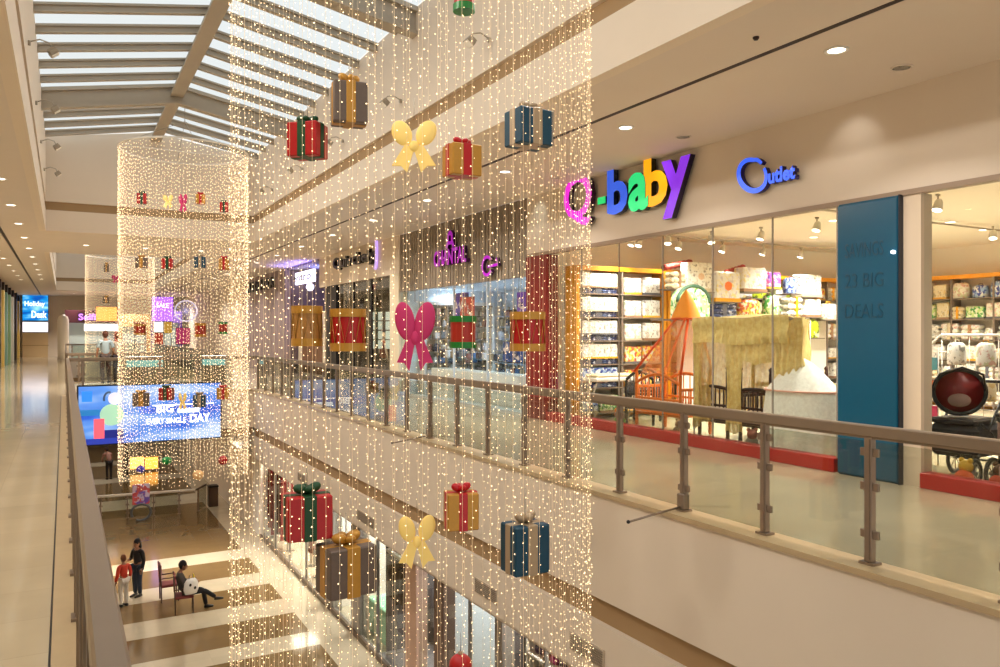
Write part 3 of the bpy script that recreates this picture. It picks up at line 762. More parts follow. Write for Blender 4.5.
# ---- crib
def crib(loc, rz, wood, label, L=1.2, W=.66, arch=.12, H=.98, canopy=None, bedding=(236, 200, 150)):
    o = empty('baby_crib', loc, rz, label, 'crib')
    for sx in (-L/2, L/2):
        for sy in (-W/2, W/2): MB().lathe([(.022, 0), (.03, .04), (.03, H-.1), (.022, H-.07), (.036, H-.03), (.0001, H+.01)], 10, 0, (sx, sy, 0)).build('post', wood, o)
    for nm, sy in (('side_rail', -W/2), ('side_rail', W/2)):
        m = MB(); m.bbox(-L/2, L/2, sy-.018, sy+.018, .74, .79, .006); m.bbox(-L/2, L/2, sy-.018, sy+.018, .3, .36, .006)
        n = 11
        for i in range(1, n): m.tube([(-L/2+L*i/n, sy, .34), (-L/2+L*i/n, sy, .76)], .011, 6)
        m.build(nm, wood, o)
    for sx in (-L/2, L/2):
        m = MB(); pts = [(sx, -W/2+W*i/10, .84+arch*math.sin(PI*i/10)) for i in range(11)]
        m.tube(pts, .028, 8); m.bbox(sx-.018, sx+.018, -W/2, W/2, .3, .38, .006); m.bbox(sx-.014, sx+.014, -W/2, W/2, .56, .6, .004)
        for i in range(1, 7): yy = -W/2+W*i/7; m.tube([(sx, yy, .34), (sx, yy, .84+arch*math.sin(PI*i/7))], .011, 6)
        m.build('headboard', wood, o)
    MB().bbox(-L/2+.03, L/2-.03, -W/2+.03, W/2-.03, .34, .46, .03).build('mattress', mat('mattress_%d' % bedding[0], bedding, .9), o)
    MB().bbox(-L/2+.06, -L/2+.3, -W/2+.08, W/2-.08, .46, .56, .04).build('pillow', mat('pillow_cream', (244, 226, 196), .9), o)
    return o
OW = mat('orange_wood', (206, 108, 24), .35, noise=.15, nscale=14)
DW = mat('dark_wood', (50, 24, 20), .35)
p = onZ(668, 428, .0)
cr = crib((9.2, 10.3, 0), 0, OW, 'orange wooden crib with arched ends under an orange net canopy', .66, 1.12, .16, 1.1)
def drape(mb, apex, rx, ry, z1, n=36, m_=10, gap=0, ripple=.05, power=1.0, r0=.03, cx=None, cy=None):
    def fn(i, j):
        a = gap/2 + (2*PI-gap)*i; q = j**power
        rr = 1+ripple*math.sin(a*11)*(j)
        px = apex[0]+((cx if cx is not None else apex[0])-apex[0])*j; py = apex[1]+((cy if cy is not None else apex[1])-apex[1])*j
        return (px+(r0+(rx-r0)*q)*math.cos(a)*rr, py+(r0+(ry-r0)*q)*math.sin(a)*rr, apex[2]+(z1-apex[2])*j)
    mb.sheet(fn, n, m_)
ax, ay = -.05, -.4
m = MB(); drape(m, (ax, ay, 1.93), .42, .66, 1.0, 48, 10, 0, .04, .9, .2, 0, 0); m.build('net_canopy', sheer('orange_net', (244, 150, 84), .38), cr)
m = MB(); drape(m, (ax, ay, 2.44), .25, .25, 1.96, 24, 6, 0, .03, .8, .01); m.build('canopy_crown', mat('crown_orange', (246, 150, 20), .6), cr)
po = mat('piping_orange', (226, 84, 20), .6)
m = MB(); m.tube([(ax+.24*math.cos(q*PI/8), ay+.24*math.sin(q*PI/8), 1.95) for q in range(16)], .02, 6, closed=True)
for (px, py) in ((-.36, .6), (-.36, -.6), (.36, .6), (.36, -.6)): m.tube([(ax+.1*(1 if px > 0 else -1), ay+(.15 if py > 0 else -.15), 1.94), (px, py, 1.02)], .022, 6)
m.build('canopy_piping', po, cr)
crib((9.52, 9.04, 0), 0, DW, 'dark brown crib under the left half of the gold canopy', 1.2, .6, .03, 1.2, None, (206, 180, 110))
crib((9.52, 8.19, 0), 0, DW, 'dark brown crib at the right end of the gold canopy', 1.2, .58, .03, 1.2, None, (226, 206, 140))
crib((9.6, 11.55, 0), math.radians(40), mat('black_wood', (28, 24, 26), .4), 'small black crib with arched end near the orange crib', .8, .5, .16, .84, None, (206, 206, 196))
# gold drape
gc = empty('gold_crib_canopy', (9.3, 8.15, 0), 0, 'large gold patterned net canopy draped over the two dark cribs', 'canopy')
GOLD = sheer('gold_net', (214, 186, 110), .82)
nt = GOLD.node_tree; n_ = [x for x in nt.nodes if x.type == 'TEX_NOISE'][0]; n_.inputs['Scale'].default_value = 14; n_.inputs['Detail'].default_value = 6
mx_ = [x for x in nt.nodes if x.type == 'MIX'][0]; mx_.inputs[6].default_value = lin((190, 146, 62)); mx_.inputs[7].default_value = lin((252, 236, 164))
def pleat(x0, y0, x1, y1, zt, zb, nm, folds=6, amp=.03):
    def fn(i, j):
        x = x0+(x1-x0)*i; y = y0+(y1-y0)*i; dx, dy = (y1-y0), -(x1-x0); l = math.hypot(dx, dy)
        a = amp*math.sin(i*folds*2*PI)*(.4+.6*j) + .02*math.sin(j*7+i*3)
        return (x+dx/l*a, y+dy/l*a, zt+(zb-zt)*j+.02*math.sin(i*9))
    MB().sheet(fn, int(folds*8), 10).build(nm, GOLD, gc)
XF = -.75
pleat(XF, .93, XF, .82, 1.92, .25, 'front_curtain', 2)
pleat(XF-.03, .93, XF-.03, -.9, 1.94, 1.55, 'valance', 12, .03)
pleat(XF, .25, XF, -.04, 1.9, .25, 'front_curtain', 4)
pleat(XF, .0, XF+.02, -.62, 1.9, 1.28, 'front_curtain', 5)
pleat(XF+.02, -.62, XF+.15, -.98, 1.9, 1.12, 'front_curtain', 4)
pleat(XF, .93, .3, .98, 1.92, .3, 'side_curtain', 9)
pleat(XF+.15, -.97, .25, -.4, 1.9, 1.25, 'side_curtain', 6)
pleat(.3, .98, .25, -.4, 1.87, .5, 'rear_curtain', 9)
MB().sheet(lambda i, j: (XF+(.3-XF)*i, .93-(1.85-.5*i)*j, 1.93+.06*math.sin(i*PI)*math.sin(j*PI)), 10, 16).build('top_cloth', GOLD, gc)
MB().tube([(XF, .93, 1.92), (XF, -.9, 1.92), (.27, -.4, 1.87), (.3, .95, 1.87)], .012, 6, closed=True).tube([(XF, .93, 1.92), (XF, .93, 0)], .012, 6).tube([(.27, -.4, 1.9), (.27, -.4, 0)], .012, 6).build('canopy_frame', TRK, gc)
# white bassinet with tent canopy
wb = empty('bassinet', (8.85, 7.2, 0), 0, 'white canopied bassinet with draped sheer skirt left of the blue column', 'bassinet')
WS = sheer('white_sheer', (244, 234, 222), .93)
m = MB(); drape(m, (0, .1, 1.36), .4, .52, .92, 44, 8, 0, .02, .75); m.build('canopy', WS, wb)
m = MB(); m.sheet(lambda i, j: ((.4+.1*j)*math.cos(2*PI*i)*(1+.05*math.sin(i*70)*j), .08+(.54+.1*j)*math.sin(2*PI*i)*(1+.05*math.sin(i*70)*j), .92-.8*j), 110, 8); m.build('skirt', WS, wb)
MB().tube([(.43*math.cos(a*PI/12), .08+.56*math.sin(a*PI/12), .925) for a in range(24)], .014, 6, closed=True).build('piping', mat('piping_pink', (226, 170, 150), .6), wb)
MB().lathe([(.3, .55), (.4, .9), (.38, .9), (.28, .57), (.0001, .57)], 24, 0, (0, .08, 0), True, None, 1, 1.3).build('basket', WHITE, wb)
MB().tube([(.42, -.5, .04), (.3, .05, .04), (.42, .62, .04)], .018, 6).tube([(-.42, -.5, .04), (-.3, .05, .04), (-.42, .62, .04)], .018, 6).build('base', WHITE, wb)
# low toys behind the plinth
def toy(loc, label, c1, c2, s=1.0):
    o = empty('stuffed_toy', loc, random.uniform(0, 6), label, 'stuffed toy')
    MB().ball((0, 0, .1*s), .1*s, 10).build('body', mat(f'toy{c1}', c1, .9), o)
    h = MB().ball((0, -.03*s, .23*s), .075*s, 10).build('head', mat(f'toy{c2}', c2, .9), o)
    MB().ball((-.05*s, -.03*s, .3*s), .03*s, 6).build('ear', mat(f'toy{c2}', c2, .9), o); MB().ball((.05*s, -.03*s, .3*s), .03*s, 6).build('ear', mat(f'toy{c2}', c2, .9), o)
toy((8.72, 11.15, 0), 'orange and green stuffed toy on the floor left of the orange crib', (120, 160, 70), (238, 140, 60), 1.1)
toy((8.7, 9.6, 0), 'brown stuffed toy behind the plinth below the orange crib', (120, 90, 60), (170, 130, 90))
toy((8.75, 8.1, 0), 'grey stuffed toy under the dark crib', (120, 112, 100), (150, 80, 70))
toy((8.66, 4.98, 0), 'orange stuffed toy behind the plinth right of the beige pier', (226, 96, 40), (226, 180, 60))
toy((8.68, 4.62, 0), 'red and brown stuffed toy beside the stroller wheel', (196, 70, 40), (90, 60, 40))
# changing table
ct = empty('changing_table', (9.2, 12.15, 0), 0, 'low white changing table in front of the orange-framed shelving', 'changing table')
MB().bbox(-.45, .65, -.25, .2, .78, .86, .02).build('top', WHITE, ct); MB().bbox(-.42, .62, -.22, .18, .86, .92, .03).build('pad', mat('pad_cream', (232, 212, 170), .8), ct)
for sx in (-.4, .6):
    MB().tube([(sx, -.2, 0), (sx, .15, .78)], .016, 6).tube([(sx, .15, 0), (sx, -.2, .78)], .016, 6).build('leg', TRK, ct)

# ---- strollers
def wheel(o, x, y, z, r, rim):
    w = MB(); w.tube([(x, y+r*math.cos(2*PI*k/20), z+r*math.sin(2*PI*k/20)) for k in range(20)], .02, 8, closed=True)
    a = w.build('wheel', BLACK, o)
    s = MB(); s.tube([(x, y+(r-.03)*math.cos(2*PI*k/20), z+(r-.03)*math.sin(2*PI*k/20)) for k in range(20)], .008, 6, closed=True)
    for k in range(8): s.tube([(x, y, z), (x, y+(r-.03)*math.cos(2*PI*k/8), z+(r-.03)*math.sin(2*PI*k/8))], .005, 5)
    s.tube([(x-.02, y, z), (x+.02, y, z)], .022, 8)
    s.build('spokes', rim, a)
def stroller(loc, rz, body, accent, label, s=1, top=True):
    o = empty('stroller', loc, rz, label, 'stroller'); o.scale = (s,)*3
    for sx in (-.26, .26):
        wheel(o, sx, -.36, .13, .13, TRK); wheel(o, sx, .34, .17, .17, TRK)
    f = MB()
    for sx in (-.24, .24):
        f.tube([(sx, -.36, .13), (sx, -.1, .46), (sx, .35, .92), (sx, .5, 1.02)], .014, 8); f.tube([(sx, .34, .17), (sx, .05, .5), (sx, -.2, .62)], .014, 8)
    f.tube([(-.24, .5, 1.02), (.24, .5, 1.02)], .018, 8); f.tube([(-.24, -.1, .46), (.24, -.1, .46)], .012, 8); f.tube([(-.24, .34, .17), (.24, .34, .17)], .012, 8)
    f.build('frame', DARK, o)
    if not top:
        MB().bbox(-.25, .25, -.3, .34, .26, .6, .06).build('basket', mat('stroller_mesh', (34, 30, 30), .8), o); MB().bbox(-.22, .22, -.3, .24, .6, .66, .02).build('carrier_mount', DARK, o); return o
    m = MB(); m.sheet(lambda i, j: (-.22+.44*i, -.34+.62*j, .5+.5*max(0, j-.45)**1.1*1.6+.03*math.cos(i*2*PI)), 10, 10); m.sheet(lambda i, j: (-.22+.44*i, -.34+.62*j, .44+.5*max(0, j-.45)**1.1*1.6), 10, 10)
    for q in (-.23, .2): m.bbox(q, q+.03, -.34, .25, .44, .62, .01)
    m.build('seat', accent, o)
    h = MB()
    def hood(i, j):
        a = math.radians(-10+115*j); x = -.27+.54*i; rr = .34*(1-.18*abs(2*i-1)**2.5)
        return (x, .22-rr*math.cos(a)*.95, .68+rr*math.sin(a))
    h.sheet(hood, 12, 12); h.build('hood', body, o)
    MB().tube([hood(i/12, 0) for i in range(13)], .016, 8).build('hood_edge', accent, o)
    b = MB(); b.bbox(-.2, .2, -.2, .28, .2, .36, .04); b.build('basket', mat('stroller_mesh', (60, 54, 50), .8), o)
    MB().tube([(-.2, -.36, .62), (-.18, -.46, .68), (.18, -.46, .68), (.2, -.36, .62)], .02, 8).build('bumper_bar', DARK, o)
    return o
STB = mat('stroller_black', (24, 20, 24), .6); STR = mat('stroller_red', (170, 24, 24), .5); STG = mat('stroller_grey', (150, 120, 110), .7)
stroller((9.2, 5.28, 0), math.radians(-85), STB, STR, 'black stroller frame right of the beige pier, carrying the round infant carrier', 1.1, False)
stroller((9.4, 4.56, 0), math.radians(-85), STB, STG, 'black hooded stroller with grey seat between the two others', 1.2)
stroller((9.3, 3.85, 0), math.radians(-85), STR, STB, 'red stroller with black trim at the right edge of the picture', 1.15)
cs = empty('infant_car_seat', (9.12, 5.3, .75), math.radians(-50), 'round black and red infant carrier seat mounted on the stroller frame', 'car seat')
MB().tube([(.27*math.cos(2*PI*k/28), 0, .27+.26*math.sin(2*PI*k/28)) for k in range(28)], .024, 8, closed=True).build('rim', BLACK, cs)
MB().lathe([(.26, 0), (.22, .1), (.12, .17), (.0001, .19)], 24, 0, (0, 0, 0), True, Matrix.Translation((0, 0, .27)) @ Matrix.Rotation(math.radians(-90), 4, 'X')).build('shell', mat('seat_red', (120, 16, 20), .4), cs)
MB().ball((0, .04, .17), .14, 10, 0, 1.1, .5, .7).build('cushion', STG, cs)
MB().tube([(-.27, 0, .27), (-.22, -.12, .48), (0, -.17, .56), (.22, -.12, .48), (.27, 0, .27)], .014, 8).build('handle', BLACK, cs)
# wire rack behind the strollers with hanging packs
wr = empty('wire_rack', (10.5, 3.6, 0), 0, 'white wire rack behind the strollers', 'rack')
m = MB(); m.tube([(0, 2.9, 0), (0, 2.9, 1.55), (0, 2.75, 1.68), (0, .1, 1.68), (0, 0, 1.55), (0, 0, 0)], .018, 8); m.build('frame', WHITE, wr)
m = MB()
for i in range(15): m.tube([(0, .15+i*.185, .1), (0, .15+i*.185, 1.66)], .005, 5)
for z in (.3, .7, 1.1, 1.45): m.tube([(0, .02, z), (0, 2.88, z)], .005, 5)
m.build('wire_grid', WHITE, wr)
for i in range(14):
    c = random.choice([0, 1, 4, 5, 8, 2]); z = (1.28, .82)[i % 2]; y = 3.8+(i//2)*.38
    package((10.4, y, z), .26, .1, .3, c, f'{PN[c]} bag, {"upper" if i%2==0 else "lower"} row of the wire rack, number {i//2+1} from near end', 'bags on the wire rack', PI/2*-1, 1, i % 4, 'hanging_bag', 'bag')
cart = empty('toy_cart', (9.6, 6.2, 0), 0, 'white wire cart with coloured baskets left of the blue column', 'cart')
MB().tube([(-.25, -.2, 0), (-.25, -.2, 1.5), (-.25, .2, 1.5), (-.25, .2, 0)], .012, 6).tube([(.25, -.2, 0), (.25, -.2, 1.5), (.25, .2, 1.5), (.25, .2, 0)], .012, 6).build('frame', WHITE, cart)
for z, c in ((.25, (226, 190, 60)), (.62, (200, 30, 90)), (.95, (230, 110, 50)), (1.25, (90, 160, 170))):
    MB().box(-.25, .25, -.2, .2, z-.02, z).box(-.25, -.23, -.2, .2, z, z+.14).box(.23, .25, -.2, .2, z, z+.14).box(-.23, .23, -.2, -.18, z, z+.14).box(-.23, .23, .18, .2, z, z+.14).ball((-.1, 0, z+.1), .1, 8).ball((.1, .03, z+.1), .1, 8).build('basket', mat(f'basket{c}', c, .5), cart)

# ================================================================= OTHER SHOPS OF THE RIGHT GALLERY
def shop_box(y0, y1, depth, zc, wallm, label, floorm=None):
    struct('wall_right', MB().box(XS+depth, XS+depth+.1, y0, y1, 0, zc), wallm, 'rear wall of '+label, 'wall')
    struct('wall_back', MB().box(XS+.2, XS+depth, y1-.1, y1, 0, zc), wallm, 'far side wall of '+label, 'wall')
    struct('ceiling', MB().box(XS+.02, XS+depth, y0, y1, zc, zc+.1), wallm, 'ceiling of '+label, 'ceiling')
    struct('floor', MB().box(XS, XS+depth, y0, y1, -.035, .0), floorm or wallm, 'floor of '+label, 'floor')
    struct('wall_front', MB().box(XS+.2, XS+depth, y0, y0+.06, 0, zc), wallm, 'near side wall of '+label, 'wall')
def shopglass(y0, y1, z1, n, label, fm=None, mull=.03):
    global k
    for i in range(n):
        a = y0+(y1-y0)*i/n; b = y0+(y1-y0)*(i+1)/n
        r = empty(f'window_{k}', (XS, a, 0), 0, f'{label}, pane {i+1} of {n} from the near end', 'shop window', None, 'structure'); k += 1
        MB().box(.02, .03, .01, b-a-.01, .06, z1).build('pane', SHOPGL, r)
        MB().box(.0, .05, -mull/2, mull/2, 0, z1).box(.0, .05, 0, b-a, 0, .06).build('frame', fm or DARK, r)
# -- perfume shop
COOL = mat('cool_white', (224, 236, 246), .5)
shop_box(13.6, 20.45, 3.2, 2.95, COOL, 'the brightly lit perfume shop')
# ribbed taupe sign wall
m = MB(); m.box(XS+.02, XS+.14, 13.58, 20.45, 2.87, CE, 0)
y = 13.6
while y < 20.4: m.box(XS+.005, XS+.02, y, y+.11, 2.87, CE, 0); y += .15
struct('wall_right', m, mat('ribbed_taupe', (146, 132, 116), .6, noise=.08, nscale=20), 'ribbed taupe sign wall above the perfume shop', 'wall')
shopglass(13.6, 20.45, 2.86, 4, 'clear glass front of the perfume shop', mat('cool_frame', (200, 206, 210), .4))
MAG = mat('magenta_letter', (170, 14, 190), .3, emit=.3); MAGS = mat('magenta_side', (60, 10, 70), .4)
s3 = empty('shop_sign', (0, 0, 0), 0, 'magenta sign reading CHANTAL with a slender emblem above it', 'shop sign')
ya = onX(435.5, 260, 8.15).y; yb_ = onX(468, 260, 8.15).y; z0 = onX(452, 262.5, 8.15).z; z1 = onX(452, 249.5, 8.15).z
letters('lettering', 'CHANTAL', face_negX(8.2, ya, z0-.05), ya-yb_, z1-z0+.08, .1, MAG, MAGS, s3, .035)
m = MB(); yc = onX(451, 240, 8.15).y; zb = onX(451, 247.5, 8.15).z; zt = onX(451, 232, 8.15).z; h = zt-zb
stroke(m, [(-.2, 0), (-.12, h*.35), (-.1, h*.8), (0, h)], .11, .08, face_negX(8.2, yc, zb)); stroke(m, [(.2, 0), (.12, h*.35), (.1, h*.8), (0, h)], .11, .08, face_negX(8.2, yc, zb)); stroke(m, [(-.14, h*.3), (.14, h*.3)], .08, .08, face_negX(8.2, yc, zb))
m.build('emblem', [MAG, MAGS], s3)
s4 = empty('shop_sign', (0, 0, 0), 0, 'small magenta curled mark right of the CHANTAL sign', 'shop sign')
yc = onX(488, 266, 8.15).y; zc = onX(488, 266, 8.15).z
m = MB(); stroke(m, [(.22*math.cos(a), .2*math.sin(a)) for a in [math.radians(q) for q in range(40, 330, 24)]], .07, .08, face_negX(8.2, yc, zc)); stroke(m, [(.02, -.02), (.5, .0), (.42, .14)], .06, .08, face_negX(8.2, yc, zc))
m.build('emblem', [MAG, MAGS], s4)
letters('lettering', 'PERFUMES AND GIFTS', face_negX(XS+3.19, 18.0, 2.62), 3.4, .2, .02, BLACK, BLACK).name = 'wall_lettering'
tag(bpy.data.objects['wall_lettering'], 'small black lettering high on the rear wall of the perfume shop', 'lettering')
def wallshelf(y0, y1, x, levels, label):
    r = empty('display_shelving', (x, y0, 0), 0, label, 'shelving'); L = y1-y0
    MB().box(.28, .3, 0, L, 0, 2.5).build('back_panel', COOL, r)
    MB().box(0, .3, 0, .03, 0, 2.5).box(0, .3, L-.03, L, 0, 2.5).build('side_panel', WHITE, r)
    for z in levels: MB().box(0, .28, .03, L-.03, z-.02, z).build('shelf', mat('shelf_bluegrey', (150, 160, 172), .4), r)
ZL = [.5, .85, 1.2, 1.55, 1.9, 2.2]
CO = [(60, 70, 90), (170, 150, 120), (220, 220, 224), (90, 80, 78), (70, 110, 160), (150, 100, 90), (120, 130, 140)]
COn = ['navy', 'tan', 'white', 'brown', 'blue', 'dusty pink', 'grey']
bt0 = {}
def bottle(p, s, ci, lab, grp):
    key = (ci,)
    if key not in bt0:
        o = empty('perfume_bottle', p, 0, lab, 'bottle', grp)
        MB().bbox(-.05, .05, -.05, .05, 0, .13, .015).build('bottle_body', mat(f'goods{ci}', CO[ci], .25), o)
        MB().lathe([(.025, .13), (.025, .19), (.0001, .195)], 8).build('stopper', mat('goods_cap', (190, 180, 160), .3, metal=.6), o)
        bt0[key] = o
    else: o = copy_tree(bt0[key], None, p, 0, lab)
    o['group'] = grp; o.scale = (s,)*3
for (ya_, yb2, nm) in ((13.9, 15.3, 'first'), (15.5, 17.0, 'second'), (18.3, 20.2, 'third')):
    wallshelf(ya_, yb2, XS+2.85, ZL, f'white display shelving against the rear wall of the perfume shop, {nm} from the red pier')
    for z in ZL:
        y = ya_+.12
        while y < yb2-.1:
            ci = random.randrange(7); bottle((XS+3.0, y, z), random.uniform(1.1, 1.7), ci, f'small {COn[ci]} perfume bottle on the {nm} rear shelving of the perfume shop', f'{COn[ci]} bottles on the {nm} shelving'); y += random.uniform(.22, .34)
for (u0, u1, v0, v1, c, lab) in ((453, 468, 293, 318, (110, 60, 190), 'purple poster high in the perfume shop window'), (460, 474, 297, 318, (214, 60, 50), 'red and white poster overlapping the purple one'), (517, 527, 292, 312, (110, 60, 190), 'narrow purple poster near the red pier'),
                              (503, 522, 342, 362, (40, 80, 160), 'dark blue poster low in the perfume shop window')):
    X_ = 8.6 if u0 < 500 else 8.5; X_ -= .1 if u0 == 460 else 0
    a = onX(u0, (v0+v1)/2, X_); b = onX(u1, (v0+v1)/2, X_); zt = onX((u0+u1)/2, v0, X_).z; zb = onX((u0+u1)/2, v1, X_).z
    o = empty('hanging_poster', (X_, b.y, zb), 0, lab, 'poster'); MB().box(0, .02, 0, a.y-b.y, 0, zt-zb).build('board', printed(f'poster{u0}', c, (240, 220, 220), tuple(int(q*.6) for q in c), 5, .55, .6), o)
    MB().tube([(.01, .05, zt-zb), (.01, .05, 2.95-zb)], .004, 5).tube([(.01, a.y-b.y-.05, zt-zb), (.01, a.y-b.y-.05, 2.95-zb)], .004, 5).build('hanging_wire', TRK, o)
shelving(8.75, 11.0, 19.95, 2.6, ZL+[2.5], 3, .32, 'white shelving on the far side wall of the perfume shop', WHITE)
for z in ZL:
    x = 8.95
    while x < 10.9:
        ci = random.randrange(7)
        if abs((x-8.75) % .75) > .1: bottle((x, 20.1, z), random.uniform(1.2, 1.8), ci, f'{COn[ci]} perfume bottle on the far side wall shelving of the perfume shop', f'{COn[ci]} bottles on the side wall shelving')
        x += random.uniform(.2, .3)
dc = empty('glass_counter', (8.9, 14.2, 0), 0, 'low white glass counter along the perfume shop front', 'counter')
MB().bbox(0, .5, 0, 5.6, 0, .75, .02).build('base', WHITE, dc); MB().box(0, .5, 0, 5.6, .75, 1.05).build('glass_case', SHOPGL, dc)
for i in range(18): bottle((9.15, 14.4+i*.3, 1.05), random.uniform(1, 1.8), i % 7, f'{COn[i%7]} perfume bottle standing on the glass counter behind the window', f'{COn[i%7]} bottles on the counter')
for y in (14.6, 16.5, 18.4, 19.9): area('perfume_shop_lamp', (9.7, y, 2.93), .6, 30, (214, 232, 255), shape='RECTANGLE', sy=.5)
slab('wall_right', XS-.04, XS+.25, 20.45, 21.14, 0, 3.4, mat('pilaster_cream', (226, 214, 188), .6), 'pale pilaster between the perfume shop and the dark glass shop', 'wall')
# -- dark glass boutique with cream sign wall
slab('wall_right', XS-.03, XS+.14, 20.45, 28.3, 3.39, CE, WALL, 'cream sign wall of the dark glass boutique', 'wall')
DKW = mat('boutique_grey', (110, 100, 88), .6)
shop_box(21.14, 28.3, 3.2, 3.37, DKW, 'the dark glass boutique')
shopglass(21.14, 26.2, 3.37, 3, 'glass front of the dark framed boutique', BLACK, .1)
slab('wall_right', XS-.05, XS+.2, 26.2, 27.3, 0, 3.37, BLACK, 'black pillar beside the boutique glass', 'wall')
s5 = empty('shop_sign', (0, 0, 0), 0, 'black script sign reading Quirchely on the cream wall', 'shop sign')
ya = onX(333, 260, 8.1).y; yb_ = onX(375, 260, 8.1).y; z0 = onX(354, 268, 8.1).z; z1 = onX(354, 250, 8.1).z
letters('lettering', 'Quirchely', face_negX(8.2, ya, z0), ya-yb_, (z1-z0)*.85, .12, mat('sign_ink', (24, 14, 30), .3), mat('sign_ink_side', (10, 8, 12), .5), s5, .03)
MB().tube([(8.14, yb_+.1-.12*math.sin(a), z0+.35+.5*math.cos(a)) for a in [q*PI/8 for q in range(9)]], .05, 8).build('violet_swash', mat('violet_swash', (180, 150, 230), .3, emit=.8), s5)
for r_ in range(4):
    for c_ in range(3):
        q = onX(372.5+c_*7.5, 316+r_*9.5, 8.7)
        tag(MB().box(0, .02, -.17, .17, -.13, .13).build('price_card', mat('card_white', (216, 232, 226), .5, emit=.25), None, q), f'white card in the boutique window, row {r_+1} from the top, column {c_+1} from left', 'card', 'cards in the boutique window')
def mannequin(loc, rz, top, bottom, label, skinc=(206, 190, 170)):
    o = empty('mannequin', loc, rz, label, 'mannequin'); sk = mat(f'mannequin{skinc}', skinc, .4); a = mat(f'cloth{top}', top, .8); b = mat(f'cloth{bottom}', bottom, .8)
    m = MB(); m.tube([(0, 0, 1.42), (0, 0, 1.52)], .05, 10).ball((0, 0, 1.62), .105, 12, 0, .8, 1, 1.2)
    for s_ in (-1, 1): m.tube([(s_*.19, 0, 1.38), (s_*.25, 0, 1.12), (s_*.24, .06, .88), (s_*.23, .1, .78)], [.05, .04, .032, .028], 8); m.tube([(s_*.09, 0, .85), (s_*.1, 0, .45), (s_*.1, 0, .06)], [.08, .055, .035], 8)
    m.build('figure', sk, o)
    MB().lathe([(.12, .82), (.15, .95), (.12, 1.1), (.17, 1.3), (.14, 1.42), (.05, 1.47)], 14, 0, (0, 0, 0), True, None, 1.2, .75).build('top', a, o)
    MB().lathe([(.17, .45), (.16, .7), (.13, .9)], 14, 0, (0, 0, 0), True, None, 1.2, .8).build('skirt', b, o)
    MB().lathe([(.16, 0), (.16, .02), (.0001, .02)], 16).build('base', DARK, o)
    return o
mannequin((9.2, 23.0, 0), -1.5, (40, 36, 40), (90, 80, 70), 'mannequin in a dark top inside the boutique')
mannequin((9.3, 24.6, 0), -1.5, (130, 60, 40), (30, 28, 30), 'mannequin in a rust coloured top inside the boutique')
area('boutique_lamp', (9.8, 23.5, 3.33), 1.2, 60, (255, 220, 180)); 
# -- open shop with blue light
shop_box(28.3, 33.3, 5, 4.4, mat('blue_room', (120, 104, 104), .6), 'the blue lit shop')
area('blue_shop_lamp', (9.6, 31, 3.9), 1.2, 120, (110, 130, 255), (PI, 0, 0)); area('blue_shop_lamp', (9.2, 30.0, 4.2), .6, 60, (210, 200, 240)); area('blue_shop_lamp', (8.0, 31, 3.9), .2, 26, (120, 110, 255), (PI, 0, 0), 'RECTANGLE', 3.5)
s6 = empty('lit_sign', (8.6, onX(313, 278, 8.6).y, onX(300, 284, 8.6).z), 0, 'glowing white sign box with dark lettering in the blue lit shop', 'shop sign')
LY = onX(288, 278, 8.6).y-onX(313, 278, 8.6).y
MB().bbox(0, .12, 0, LY, 0, .5, .02).build('light_box', mat('white_lightbox', (236, 232, 255), .4, emit=2.2), s6)
letters('lettering', 'centro', face_negX(0, LY-.3, .12), LY-.6, .26, .02, BLACK, BLACK, s6)
MB().tube([(.06, .3, .5), (.06, .3, 1.6)], .015, 6).tube([(.06, LY-.3, .5), (.06, LY-.3, 1.6)], .015, 6).build('hanging_rod', DARK, s6)
o = empty('round_lamp', (8.9, onX(310, 287, 8.9).y, onX(310, 287, 8.9).z), 0, 'small round glowing lamp under the white sign', 'lamp'); MB().ball((0, 0, 0), .16, 12).build('globe', mat('globe_glow', (226, 222, 255), .4, emit=3), o); MB().tube([(0, 0, .15), (0, 0, 1.3)], .012, 6).build('cord', DARK, o)
cp = empty('arched_display_panel', (8.7, 29.0, 0), 0, 'cream framed display panel with brown centre in the blue lit shop front', 'display panel')
MB().box(0, .1, 0, 4.1, 0, 2.55, 0).build('frame', mat('panel_cream', (232, 220, 196), .5, emit=.0), cp)
MB().sheet(lambda i, j: (-.02, .5+2.9*i, .1+(2.05+.15*math.sin(i*PI))*j), 16, 2).build('centre_panel', mat('panel_brown', (120, 84, 56), .5, noise=.3, nscale=3), cp)
# -- mauve wall with sign
slab('wall_right', XS-.05, XS+.2, 33.3, 42.2, 0, CE, mat('mauve_wall', (158, 140, 140), .6, noise=.05), 'mauve grey shop front beyond the blue lit shop', 'wall')
s7 = empty('shop_sign', (0, 0, 0), 0, 'dark lettering high on the mauve shop front', 'shop sign')
letters('lettering', 'ALDORRA', face_negX(8.19, 40.6, 3.75), 5.6, .5, .1, BLACK, BLACK, s7, .02)

